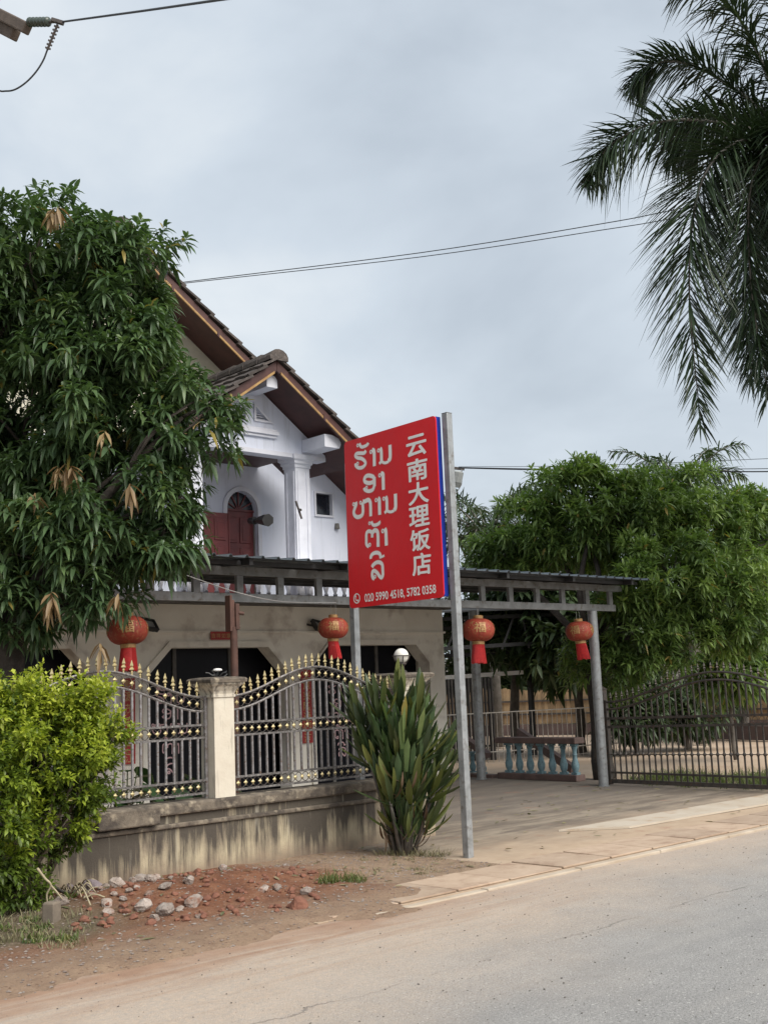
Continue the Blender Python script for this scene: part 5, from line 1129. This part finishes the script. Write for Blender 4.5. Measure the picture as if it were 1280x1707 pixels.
bushy('yard_shrub', 'dark shrub behind the middle of the gate', 1140, 1165, 25.5, 0.85, 330, 0.20, GS, cat='shrub')
bushy('yard_shrub', 'pale-edged shrub behind the crest of the gate', 1215, 1125, 22.0, 0.62, 330, 0.22, GS, leaf='mango_light', cat='shrub')
bushy('yard_shrub', 'dark shrub behind the gate near the canopy post', 1055, 1175, 25.0, 0.7, 280, 0.22, GS, cat='shrub')
# a wood far off that closes the horizon
WL = [((150 * math.cos(a) * f, 150 * math.sin(a) * f, 2.5), (9, 9, 6.5), 100) for a, f in [(k * 0.075 - 0.35, random.uniform(0.85, 1.1)) for k in range(36)]]
P, Nn = lobe_points(WL, 0.7, 0.55); A = Nn + np.array([[0, 0, 0.5]]); A /= np.linalg.norm(A, axis=1, keepdims=True)
tag(obj('far_woods', rosettes(P, A, 6, 2.4, 1.3, (30, 110), 0.3, RNG.random(len(P)), axial=0.5), None, (0, 0, 0), 'far_leaf'), 'line of far-off trees closing the horizon', 'trees', None, 'stuff')

# ------------------------------------------------------------------ palms
def frond(parent, path, L0, n, mat_, tint=0.4, w0=0.035, hang=0.9, fwd=0.55, sd=42, ref=(0, 0, 1.0)):
    """rachis along path (world points) with plumose drooping leaflets"""
    pts = [np.array(p, float) for p in smoothline([tuple(q) for q in path], 10)]; m = len(pts)
    rb = MB(); rb.tube([Vector(p) for p in pts], [0.030 * (1 - i / m) + 0.005 for i in range(m)], 5)
    V = [np.array(rb.v)]; 
    t = np.sort(RNG.random(n)) * 0.93 + 0.07; idx = t * (m - 1); i0 = np.clip(idx.astype(int), 0, m - 2); f = (idx - i0)[:, None]; PT = np.array(pts)
    B = PT[i0] * (1 - f) + PT[i0 + 1] * f; T = PT[i0 + 1] - PT[i0]; T /= np.linalg.norm(T, axis=1, keepdims=True)
    S = np.cross(T, np.array([ref])); S /= np.linalg.norm(S, axis=1, keepdims=True) + 1e-6; U = np.cross(S, T)
    sg = np.where(np.arange(n) % 2 == 0, 1.0, -1.0); ang = np.radians(RNG.normal(10, sd, n))
    D = T * (fwd + 0.5 * t)[:, None] + (S * (sg * np.cos(ang))[:, None] + U * np.sin(ang)[:, None])
    ln = L0 * (0.55 + 0.75 * np.sin(np.clip(t * 1.05, 0, 1) * PI) ** 0.7) * (1 + RNG.normal(0, 0.08, n)); ln *= np.where(t > 0.85, 0.75, 1)
    me = leaf_cloud(B, D, ln, w0 * (1 + RNG.normal(0, 0.12, n)), np.clip(hang + RNG.normal(0, 0.2, n), 0.15, 1.6), np.clip(tint + RNG.normal(0, 0.22, n), 0, 1), fold=0.35, seg=((0, 0.5), (0.3, 1.0), (0.65, 0.8), (1.0, 0.05)))
    o = obj('frond', me, parent, (0, 0, 0), mat_); o['kind'] = 'stuff'
    r = rb.build('rachis', 'grass_blade' if False else 'palm_trunk', o, smooth=True); return o
pc = spot(1312, 225, 17.0)
palm = thing('palm_tree', (pc.x, pc.y, 0), 'tall palm with long drooping feathery fronds at the upper right', 'palm tree')
MB().lathe([(0.24, 0), (0.19, 0.6), (0.16, 3), (0.19, 5), (0.15, 7.6), (0.13, 7.7), (0.14, 8.4), (0.07, 9.5)], (pc.x, pc.y, 0), 18).build('trunk', 'palm_trunk', palm, smooth=True)
def cpt_(r, u, d): return pc + RT * r + Vector((0, 0, 1)) * u + FW * d
for i, path in enumerate((
        [(0, -0.1, 0), (-0.9, 0.15, -0.1), (-1.9, 0.15, -0.2), (-2.7, -0.25, -0.3), (-3.1, -0.85, -0.3)],
        [(0, 0.1, 0), (-0.6, 0.85, 0.3), (-1.2, 1.35, 0.5), (-1.75, 1.4, 0.6), (-2.1, 1.05, 0.7)],
        [(0, -0.15, 0), (-0.9, -0.25, -0.4), (-1.55, -1.0, -0.6), (-1.85, -2.5, -0.7), (-1.85, -4.55, -0.7)],
        [(0, -0.1, 0), (-0.45, -0.3, -0.5), (-0.85, -1.1, -0.6), (-0.95, -2.5, -0.6), (-0.85, -4.1, -0.6)],
        [(0, -0.1, 0), (0.1, -0.2, -0.7), (-0.12, -1.2, -1.1), (-0.15, -2.6, -1.2), (-0.12, -4.0, -1.2)],
        [(0, 0.2, 0), (-0.25, 1.1, 0.0), (-0.55, 2.0, 0.1), (-1.0, 2.6, 0.2), (-1.5, 2.7, 0.3)],
        [(0, 0.2, 0), (0.1, 1.2, -0.1), (0.2, 2.2, -0.1), (0.15, 3.1, 0.0), (-0.2, 3.7, 0.1)],
        [(0, -0.1, 0), (-0.2, 0.1, -0.5), (-0.42, -0.5, -0.9), (-0.5, -1.5, -1.1), (-0.5, -2.8, -1.1)],
        [(0, 0.1, 0), (-0.5, 0.5, 0.5), (-0.9, 0.6, 0.9), (-1.2, 0.4, 1.2), (-1.4, 0.0, 1.3)],
        [(0, 0, 0), (0.8, 0.7, 0.0), (1.8, 0.9, 0.0), (2.7, 0.4, 0.0), (3.2, -0.5, 0.0)],
        [(0, -0.1, 0), (0.7, 0.0, 0.7), (1.3, -0.7, 1.1), (1.5, -2.0, 1.2), (1.5, -3.4, 1.2)],
        [(0, -0.1, 0), (0.8, 0.0, -0.7), (1.4, -0.9, -1.1), (1.6, -2.2, -1.2), (1.6, -3.6, -1.2)],
        [(0, -0.1, 0), (0.0, -0.1, 0.9), (-0.2, -1.0, 1.5), (-0.3, -2.3, 1.7), (-0.3, -3.6, 1.7)])):
    low = path[-1][1] < -3
    frond(palm, [cpt_(*p) for p in path], 0.80 if low else 0.60, 600 if low else 480, 'palm_leaf', 0.35, 0.030, 0.15 if low else 0.40, 0.70 if low else 0.50, 38 if low else 58, (-_fh.x * 0.8, -_fh.y * 0.8, 0.6) if low else (0, 0, 1.0))
def small_palm(px, py, d, s, n, label):
    c = spot(px, py, d); t = thing('background_palm', (c.x, c.y, 0), label, 'palm tree', 'palms behind the light mango tree')
    MB().tube([(c.x, c.y, 0), (c.x, c.y, c.z)], [0.16, 0.11], 10).build('trunk', 'palm_trunk', t, smooth=True)
    for k in range(n):
        a = k * 2.4; e = 0.9 - 0.9 * k / n
        path = [c + Vector((math.cos(a) * x * s, math.sin(a) * x * s, (x * (0.3 + e * 1.5) - x * x * 0.42) * s)) for x in (0, 0.5, 1.0, 1.5, 2.0)]
        frond(t, path, 0.5 * s, 90, 'far_leaf', 0.4, 0.05 * s, 0.6)
small_palm(812, 900, 30, 0.95, 16, 'small grey-green palm between the sign post and the light mango tree')
small_palm(1138, 828, 28, 0.85, 13, 'small palm crest rising over the top of the light mango tree')

# ------------------------------------------------------------------ shrub by the road
SHL = [lob(70, 1228, 9.2, 0.46), lob(150, 1200, 9.2, 0.30), lob(15, 1250, 8.9, 0.45), lob(120, 1275, 9.1, 0.36), lob(-60, 1240, 8.8, 0.5), lob(85, 1360, 9.1, 0.32, 0.7), lob(25, 1445, 8.75, 0.30, 0.8), lob(-40, 1380, 8.7, 0.5, 0.8), lob(40, 1185, 9.1, 0.30), lob(165, 1235, 9.15, 0.22)]
shrub = thing('shrub', (4.2, 8.85, 0), 'bright yellow-green leafy shrub in front of the plinth wall', 'shrub')
sb = MB()
for c, r, n in SHL:
    for k in range(3): limb(sb, (4.15 + random.uniform(-0.25, 0.2), 8.8 + random.uniform(-0.1, 0.15), 0), Vector(c) + Vector((random.uniform(-.2, .2), random.uniform(-.2, .2), random.uniform(-.1, .2))), 0.022, 0.006, 0.1, 8)
o = sb.build('stems', 'twig', shrub, smooth=True); o['kind'] = 'stuff'
CLP, CLN = lobe_points(SHL, 0.82, 150 / sum(n for _, _, n in SHL)); cl_t = RNG.random(len(CLP))
SPP, SPN = lobe_points([(c, tuple(q * 1.06 for q in r), n) for c, r, n in SHL], 0.93, 60 / sum(n for _, _, n in SHL))
keep = SPP[:, 2] > 0.7; CLP = np.concatenate([CLP, SPP[keep]]); CLN = np.concatenate([CLN, SPN[keep]]); cl_t = np.concatenate([cl_t, RNG.random(keep.sum()) * 0.4 + 0.6])
sub = [(tuple(c), ((RNG.uniform(0.07, 0.13),) * 3 if i < len(CLP) - keep.sum() else (0.045, 0.045, 0.09)), 24 if i < len(CLP) - keep.sum() else 6) for i, c in enumerate(CLP)]; P, Nn = lobe_points(sub, 0.25); cid = np.repeat(np.arange(len(sub)), [q[2] for q in sub])
Nn = Nn * 0.6 + CLN[cid] * 0.6; Nn /= np.linalg.norm(Nn, axis=1, keepdims=True)
P2, N2 = lobe_points(SHL, 0.3, 700 / sum(n for _, _, n in SHL)); P = np.concatenate([P, P2]); Nn = np.concatenate([Nn, N2]); ct = np.concatenate([cl_t[cid] * 0.5 + CLN[cid][:, 2] * 0.35 + 0.25, np.full(len(P2), -0.2)])  # yellow new growth; upward clumps yellower still, light from above put into tint
A = Nn * 0.7 + np.array([[0, 0, 0.55]]) + RNG.normal(0, 0.3, Nn.shape); A /= np.linalg.norm(A, axis=1, keepdims=True)
k = 9; tl = 0.13; X, Y = perp(A); m_ = len(P)
s_ = (np.arange(k) / (k - 1))[None]; ph = (np.arange(k)[None] * 1.57 + RNG.random((m_, 1)) * 6.28 + (np.arange(k)[None] // 2) * 0.4)
th = np.radians(70 - 35 * s_) + RNG.normal(0, 0.15, (m_, k))
D = A[:, None] * np.cos(th)[..., None] + (X[:, None] * np.cos(ph)[..., None] + Y[:, None] * np.sin(ph)[..., None]) * np.sin(th)[..., None]
B = P[:, None] + A[:, None] * (s_ * tl - tl * 0.5)[..., None]
tn = np.clip(ct[:, None] * 0.8 + np.clip(P[:, 2:3] - 1.0, -0.6, 1) * 0.25 + RNG.normal(0, 0.12, (m_, 1)) + s_ * 0.22, 0, 1)  # height adds yellow too, the lit top put into leaf colour
LL = np.clip(RNG.normal(0.05, 0.010, m_ * k), 0.02, 0.08)
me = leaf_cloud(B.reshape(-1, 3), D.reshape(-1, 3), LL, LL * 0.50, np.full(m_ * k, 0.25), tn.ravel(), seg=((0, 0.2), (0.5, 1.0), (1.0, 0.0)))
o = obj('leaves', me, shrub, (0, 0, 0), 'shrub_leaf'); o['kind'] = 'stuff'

# ------------------------------------------------------------------ sword-leaved bush beside the sign
def strap(L, Wd, bend, nseg=6):
    b = MB(); vs = []
    prof = [(0, 0.35), (0.2, 0.6), (0.45, 0.95), (0.65, 1.0), (0.85, 0.7), (0.96, 0.3), (1.0, 0.02)]
    for t, wf in prof:
        z = L * (t - 0.25 * bend * t ** 2); y = L * bend * t ** 2 * 0.6; hw = Wd * wf / 2
        vs += [(-hw, y - hw * 0.35, z), (0, y + hw * 0.15, z), (hw, y - hw * 0.35, z)]
    b.add(vs, [(3*i+j, 3*i+j+1, 3*i+j+4, 3*i+j+3) for i in range(len(prof) - 1) for j in range(2)]); me = b.mesh('leaf', True, False); return me
straps = [strap(0.44, 0.062, 0.10), strap(0.48, 0.066, 0.30), strap(0.40, 0.058, 0.55), strap(0.44, 0.064, 0.02), strap(0.36, 0.052, 0.8)]
for me in straps: me.materials.append(MATS['strap_leaf'])
dry = strap(0.38, 0.04, 0.9); dry.materials.append(MATS['strap_dry'])
BX, BYY = 8.02, 8.58
bush = thing('sword_leaf_bush', (BX, BYY, 0), 'dense dark bush of upright sword-shaped leaves between the fence and the sign post', 'bush')
stems = [(-0.42, 0.05, 1.32, -0.20), (-0.22, -0.10, 1.42, -0.10), (0.02, 0.05, 1.46, 0.0), (0.20, -0.05, 1.40, 0.08), (-0.34, -0.12, 0.95, -0.30), (-0.05, -0.2, 1.05, -0.02), (0.22, -0.18, 1.0, 0.22), (0.42, 0.0, 0.90, 0.38), (0.36, -0.12, 0.62, 0.42), (-0.15, -0.22, 0.62, -0.2), (0.12, -0.24, 0.6, 0.15), (-0.28, 0.2, 1.15, -0.2), (0.25, 0.22, 1.2, 0.2), (0.05, -0.22, 0.28, 0.05), (0.3, -0.1, 0.30, 0.35), (-0.12, -0.1, 0.32, -0.2)]
for si, (r, d, h, ln) in enumerate(stems):
    tip = Vector((BX, BYY, 0)) + _rt * r * 0.95 + _fh * d + Vector((0, 0, max(h + 0.02, 0.1)))
    b0 = Vector((BX, BYY, 0)) + _rt * r * 0.25 + _fh * d * 0.5
    sbm = MB(); sbm.tube([b0, b0.lerp(tip, 0.5) + Vector((0, 0, 0.03)), tip], [0.022, 0.017, 0.012], 7); sbm.build('stem', 'bark_grey', bush, smooth=True)
    ax = (Vector((0, 0, 1)) + _rt * ln * 1.3 + _fh * d * 0.8).normalized()
    nlf = 20 if h > 0.5 else 14
    for k in range(nlf):
        f = k / nlf; ph = k * 2.4 + si; th = R(8 + 52 * f + random.uniform(-6, 6))
        x_ = ax.orthogonal().normalized(); y_ = ax.cross(x_)
        dirv = (ax * math.cos(th) + (x_ * math.cos(ph) + y_ * math.sin(ph)) * math.sin(th)).normalized()
        q = dirv.to_track_quat('Z', 'Y'); outv = (x_ * math.cos(ph) + y_ * math.sin(ph))
        q = Matrix((outv.cross(dirv).normalized(), dirv.cross(outv.cross(dirv)).normalized() * -1, dirv)).transposed()
        if q.determinant() < 0: q = Matrix((-outv.cross(dirv).normalized(), dirv.cross(outv.cross(dirv)).normalized() * -1, dirv)).transposed()
        s = random.uniform(0.78, 1.12) * (0.85 if h < 0.5 else 1)
        obj('leaf', random.choice(straps), bush, tip - ax * (0.02 + 0.16 * f), None, q.to_euler(), (s, s, s))
bfl = 420; rr_ = RNG.random(bfl); Bz = RNG.uniform(0.0, 1.25, bfl); aa_ = RNG.random(bfl) * 6.28; wv = 0.08 + 0.26 * np.clip(Bz, 0, 1)
BB = np.stack([BX + wv * rr_ * np.cos(aa_), BYY + wv * rr_ * np.sin(aa_), Bz], 1)
o = obj('inner_leaves', leaf_cloud(BB, np.stack([np.cos(aa_) * 0.35, np.sin(aa_) * 0.35, np.ones(bfl)], 1), RNG.uniform(0.28, 0.46, bfl), RNG.uniform(0.05, 0.08, bfl), RNG.uniform(0, 0.2, bfl), RNG.random(bfl), seg=((0, 0.5), (0.45, 0.95), (0.7, 1.0), (1.0, 0.05))), bush, (0, 0, 0), 'mango_leaf'); o['kind'] = 'stuff'
for k in range(75):
    a = random.uniform(0, 6.28); q = Matrix.Rotation(a, 3, 'Z') @ Matrix.Rotation(R(random.uniform(25, 95)), 3, 'X')
    p = Vector((BX + random.uniform(-0.2, 0.2), BYY + random.uniform(-0.2, 0.15), random.uniform(0.04, 0.8) ** 1.2)); s = random.uniform(0.6, 1)
    obj('dry_leaf', dry, bush, p, None, q.to_euler(), (s, s, s))

# ------------------------------------------------------------------ plants inside the fence
def broad_mesh(L, Wd):
    b = MB(); prof = [(0, 0.2), (0.15, 0.85), (0.4, 1.0), (0.7, 0.7), (1.0, 0.02)]; vs = []
    for t, wf in prof:
        hw = Wd * wf / 2; z = -0.35 * L * t * t; vs += [(-hw, L * t, z - hw * 0.1), (0, L * t, z - hw * 0.22), (hw, L * t, z - hw * 0.1)]
    b.add(vs, [(3*i+j, 3*i+j+1, 3*i+j+4, 3*i+j+3) for i in range(4) for j in range(2)]); me = b.mesh('leaf', True, False)
    a = me.attributes.new('tint', 'FLOAT', 'POINT'); a.data.foreach_set('value', [random.random()] * len(vs)); me.materials.append(MATS['broad_leaf']); return me
bms = [broad_mesh(0.30, 0.19), broad_mesh(0.26, 0.17), broad_mesh(0.34, 0.20)]
def potted(x, y, h, n, label):
    t = thing('broadleaf_plant', (x, y, 0), label, 'plant', 'broad-leaved plants inside the fence')
    for k in range(n):
        a = k * 2.4 + x; hh = h * random.uniform(0.65, 1.0); p = Vector((x + 0.18 * math.cos(a), y + 0.18 * math.sin(a), hh))
        MB().tube([(x, y, 0.0), (x + 0.08 * math.cos(a), y + 0.08 * math.sin(a), hh * 0.6), p], 0.006, 5).build('stalk', 'grass_blade', t)
        obj('leaf', random.choice(bms), t, p, None, (R(random.uniform(-30, 25)), R(random.uniform(-12, 12)), a - PI / 2))
for i, (x, y, h, n, lb) in enumerate(((5.35, 9.95, 0.95, 11, 'broad-leaved green plant behind the railing near the yellow-green shrub'), (5.75, 10.05, 1.02, 12, 'broad-leaved green plant behind the middle of the left railing'), (6.15, 9.95, 0.9, 11, 'broad-leaved green plant behind the pale pillar'), (6.62, 9.9, 0.74, 9, 'low broad-leaved plant behind the right railing beside the pale pillar'), (5.0, 10.0, 0.9, 10, 'broad-leaved plant half hidden by the yellow-green shrub'))): potted(x, y, h, n, lb)

# ------------------------------------------------------------------ rubble, clods, stump, cut branches, grass
def gpt(px, py, z=0.0):
    d = FW + RT * ((px - CW / 2) / FPX) - UP * ((py - CH / 2) / FPX); t = (z - CAMZ) / d.z; return Vector((0, 0, CAMZ)) + d * t
def vz(x, y): return float(verge_z(np.array([[x]]), np.array([[y]]))[0, 0])
def rock(seed, sub=3):
    bm = bmesh.new(); bmesh.ops.create_icosphere(bm, subdivisions=sub, radius=1.0); r = np.random.default_rng(seed)
    pl = [(Vector(d), r.uniform(0.55, 0.85)) for d in sphere_dirs(9)]
    for v in bm.verts:
        p = v.co.copy()
        for d, h in pl:                                     # broken faces
            k = p.dot(d)
            if k > h: p -= d * (k - h) * 0.92
        p *= 1 + 0.05 * math.sin(p.x * 9 + seed) * math.cos(p.y * 8) + 0.03 * math.sin(p.z * 17 + seed * 2)
        v.co = p
    me = bpy.data.meshes.new('rock'); bm.to_mesh(me); bm.free(); return me
def rockset(m, seeds):
    o = []
    for s in seeds:
        me = rock(s); me.materials.append(MATS[m]); o.append(me)
    return o
greys, reds, purple = rockset('stone', range(1, 8)), rockset('stone_red', range(11, 15)), rockset('stone_purple', (21, 22))
def put_rock(name, me, px, py, size, label, cat, group=None, sink=0.3):
    g = gpt(px, py, 0.05); s = size
    o = obj(name, me, None, (g.x, g.y, vz(g.x, g.y) + s * (0.55 - sink * 0.6)), None, (random.uniform(-0.5, 0.5), random.uniform(-0.5, 0.5), random.uniform(0, 6)), (s * random.uniform(0.85, 1.25), s * random.uniform(0.8, 1.1), s * random.uniform(0.6, 0.85)))
    return tag(o, label, cat, group, 'thing')
put_rock('rock', purple[0], 156, 1492, 0.095, 'purple-grey broken block at the foot of the plinth wall', 'rock')
put_rock('rock', purple[1], 118, 1483, 0.06, 'flat purple-grey chunk against the plinth wall beside the shrub', 'rock')
put_rock('rock', reds[0], 497, 1512, 0.07, 'red-brown stone lying alone near the road edge', 'rock')
put_rock('rock', greys[3], 100, 1525, 0.07, 'pale greenish chunk among the cut branches', 'rock')
GR = 'rubble chunks in the red soil'
RUB = ((240, 1525, .075, 'pale round-topped rubble chunk at the front middle of the heap'), (278, 1527, .085, 'largest pale rubble chunk at the front of the heap'), (322, 1515, .07, 'tall pale rubble chunk at the end of the heap away from the shrub'), (315, 1496, .06, 'pale rubble chunk just behind the tall end chunk'), (277, 1505, .06, 'grey rubble chunk behind the largest front chunk'), (197, 1503, .062, 'broad grey rubble chunk next to the purple-grey block'), (235, 1493, .06, 'flat pale rubble chunk at the back of the heap near the wall'), (152, 1517, .05, 'pale rubble chunk in front of the purple-grey block'), (372, 1468, .05, 'lone pale chunk against the plinth wall past the heap'), (512, 1490, .05, 'lone pale chunk beside the grass tuft'), (462, 1488, .045, 'pale chunk half sunk in red soil short of the grass tuft'), (440, 1492, .04, 'small pale chunk midway between heap and grass tuft'))
for i, (x, y, s, lb) in enumerate(RUB): put_rock('rubble_chunk', greys[i % 7], x, y, s, lb, 'rubble', GR)
for i, (x, y, s) in enumerate(((175, 1497, .05), (205, 1520, .035), (178, 1525, .045), (180, 1532, .04), (252, 1496, .055), (222, 1497, .045), (262, 1488, .045), (258, 1534, .045), (300, 1522, .035), (215, 1511, .035), (190, 1515, .03), (248, 1512, .035), (168, 1505, .03), (228, 1508, .03), (245, 1484, .03), (285, 1490, .03), (330, 1528, .025))):
    put_rock('rubble_chunk', greys[(i + 3) % 7], x, y, s, 'small pale concrete crumb among the bigger rubble chunks below the plinth wall', 'rubble', GR)
cb_ = MB()
for i in range(170):
    x = random.uniform(120, 530); y = 1470 + (520 - x) * 0.10 + random.uniform(-18, 42); g = gpt(x, y, 0.05); me = reds[i % 4]; s = random.uniform(0.010, 0.036)
    mm = Matrix.Translation((g.x, g.y, vz(g.x, g.y) + s * 0.3)) @ Matrix.Rotation(random.uniform(0, 6), 4, 'Z') @ Matrix.Diagonal((s * 1.2, s, s * 0.75, 1))
    cb_.add([mm @ v.co for v in me.vertices], [tuple(p.vertices) for p in me.polygons])
tag(obj('earth_clods', cb_.mesh('clods', True, False), None, (0, 0, 0), 'stone_red'), 'crumbled clods of red earth strewn along the verge', 'soil', None, 'stuff')
# small gravel scattered over dirt and road edge: nobody could count it
def pebbles(name, n, xr, yr, zf, smin, smax, m, label):
    base = MB(); bmv = [(1,0,0),(-1,0,0),(0,1,0),(0,-1,0),(0,0,0.8),(0,0,-0.8)]; bf_ = [(0,2,4),(2,1,4),(1,3,4),(3,0,4),(2,0,5),(1,2,5),(3,1,5),(0,3,5)]
    for k in range(n):
        x = random.uniform(*xr); y = random.uniform(*yr); s = smin + (smax - smin) * random.random() ** 3; a = random.uniform(0, 6.28); z = zf(x, y)
        base.add([(x + s * (v[0] * math.cos(a) - v[1] * math.sin(a) * 0.7), y + s * (v[0] * math.sin(a) + v[1] * 0.7 * math.cos(a)), z + s * 0.5 * v[2] + s * 0.15) for v in bmv], bf_)
    me = base.mesh(name, False, False); o = obj(name, me, None, (0, 0, 0), m); tag(o, label, 'gravel', None, 'stuff')
pebbles('gravel', 5200, (2.0, 8.2), (6.3, 9.2), vz, 0.004, 0.022, 'stone', 'fine gravel and crumbs strewn over the red verge')
pebbles('road_grit', 1500, (2.0, 12.0), (3.0, 6.6), lambda x, y: 0.002, 0.003, 0.010, 'bark_grey', 'dark grit scattered on the dusty road')
# stump of a concrete marker
st = thing('marker_stump', gpt(86, 1553), 'short square concrete stump beside the cut branches', 'stump'); g = gpt(86, 1553); z0 = vz(g.x, g.y)
b = MB(); b.lathe([(0.05, -0.05), (0.048, 0.12), (0.042, 0.135)], (g.x, g.y, z0), 4, True); b.v = [tuple(Matrix.Translation((g.x, g.y, 0)) @ Matrix.Rotation(0.5, 4, 'Z') @ Matrix.Translation((-g.x, -g.y, 0)) @ Vector(v)) for v in b.v]
b.build('block', 'concrete_block', st, bevel=0.008)
# cut branches and dry stalks
def branch(pts, r, label, m='cut_branch'):
    o = thing('cut_branch', pts[0], label, 'branch', 'cut branches beside the shrub'); q = [Vector(p) for p in smoothline([tuple(x) for x in pts], 4)]
    MB().tube(q, [r * (1 - 0.5 * i / len(q)) for i in range(len(q))], 6).build('stick', m, o, smooth=True)
def gp2(px, py, up): p = gpt(px, py); return Vector((p.x, p.y, vz(p.x, p.y) + up))
D0 = 8.55
branch([spot(62, 1448, D0), spot(75, 1465, D0), spot(85, 1476, D0), spot(78, 1492, D0), spot(80, 1510, D0)], 0.011, 'pale forked branch leaning against the shrub, bent stem')
branch([spot(85, 1477, D0), spot(95, 1488, D0), spot(104, 1500, D0)], 0.009, 'short pale fork of the leaning branch')
branch([gp2(80, 1500, 0.10), gp2(105, 1512, 0.05), gp2(130, 1514, 0.03)], 0.016, 'grey curved branch lying on the ground towards the rubble', 'bark_grey')
rb_ = random.Random(3); sk_ = MB()
for k in range(34):
    x, y = rb_.uniform(80, 150), rb_.uniform(1480, 1532); a = rb_.uniform(-0.7, 0.9); L = rb_.uniform(14, 34); r = rb_.uniform(0.003, 0.007)
    q = [gp2(x, y, 0.02), gp2(x + L * 0.5 * math.cos(a), y + L * 0.5 * math.sin(a), rb_.uniform(0.03, 0.11)), gp2(x + L * math.cos(a), y + L * math.sin(a), 0.02)]
    sk_.tube([Vector(p) for p in smoothline([tuple(v) for v in q], 4)], r, 5)
tag(sk_.build('dry_stalks', 'cut_branch', None, smooth=True), 'litter of dry cut stalks between the shrub and the rubble', 'stalks', None, 'stuff')
def grass_patch(name, label, pts, n, hmin, hmax, m, group=None, r=0.1, kind='stuff', wid=0.006, cat='grass'):
    B = []
    for c, rr in pts:
        a = RNG.random(n) * 6.28; q = rr * np.sqrt(RNG.random(n)); B.append(np.stack([c.x + q * np.cos(a), c.y + q * np.sin(a), np.full(n, c.z)], 1))
    B = np.concatenate(B); k = len(B); D = np.stack([RNG.normal(0, 0.42, k), RNG.normal(0, 0.42, k), np.ones(k)], 1); L = RNG.uniform(hmin, hmax, k)
    me = leaf_cloud(B, D, L, np.full(k, wid), RNG.uniform(0.1, 0.7, k), RNG.random(k), seg=((0, 1.0), (0.5, 0.8), (1, 0.05)))
    return tag(obj(name, me, None, (0, 0, 0), m), label, cat, group, kind)
grass_patch('grass_tuft', 'green grass tuft on the verge in front of the plinth wall', [(gp2(565, 1477, 0), 0.16), (gp2(545, 1482, 0), 0.10), (gp2(592, 1478, 0), 0.10)], 110, 0.05, 0.17, 'grass_blade', kind='thing')
grass_patch('grass_tuft', 'thin dry grass round the foot of the sword-leaved bush', [(gp2(x, 1425 + (x - 640) * 0.02, 0), 0.10) for x in (640, 665, 690, 715, 735)], 70, 0.04, 0.15, 'grass_dry', kind='thing')
grass_patch('weeds', 'sparse low weeds on the verge by the sign post', [(gp2(random.uniform(600, 745), random.uniform(1432, 1462), 0), 0.06) for _ in range(16)], 16, 0.02, 0.07, 'grass_dry')
grass_patch('weeds', 'trampled weeds and clippings on the ground under the shrub', [(gp2(random.uniform(-60, 140), random.uniform(1530, 1590) - 0, 0), 0.10) for _ in range(46)], 26, 0.03, 0.11, 'grass_dry')
grass_patch('weeds', 'fresh green weeds below the shrub near the stump', [(gp2(random.uniform(-40, 130), random.uniform(1520, 1580), 0), 0.08) for _ in range(14)], 26, 0.03, 0.09, 'grass_blade', wid=0.016)
yg = []
for _ in range(170):
    f = random.random() ** 0.8; x = 15.0 + random.uniform(0.1, 3.2) * (0.35 + 0.65 * f); y = 11.2 - f * 4.6; yg.append((Vector((x, y, -0.03)), 0.22))
grass_patch('grass', 'strip of rank green grass behind the gate', yg, 60, 0.08, 0.34, 'grass_blade', wid=0.010)
# fallen mango leaves on drive and verge
LP = []
for _ in range(120): LP.append((random.uniform(8.5, 15), random.uniform(6.8, 11.5), 0.014))
for _ in range(90):
    x, y = random.uniform(3.5, 8.2), random.uniform(7.0, 9.2); LP.append((x, y, vz(x, y) + 0.008))
LP = np.array(LP); k = len(LP); a = RNG.random(k) * 6.28
tag(obj('fallen_leaves', leaf_cloud(LP, np.stack([np.cos(a), np.sin(a), RNG.normal(0.05, 0.06, k)], 1), RNG.uniform(0.05, 0.13, k), RNG.uniform(0.015, 0.035, k), np.zeros(k), RNG.random(k)), None, (0, 0, 0), 'grass_dry'), 'dry fallen leaves scattered over the drive and verge', 'leaves', None, 'stuff')
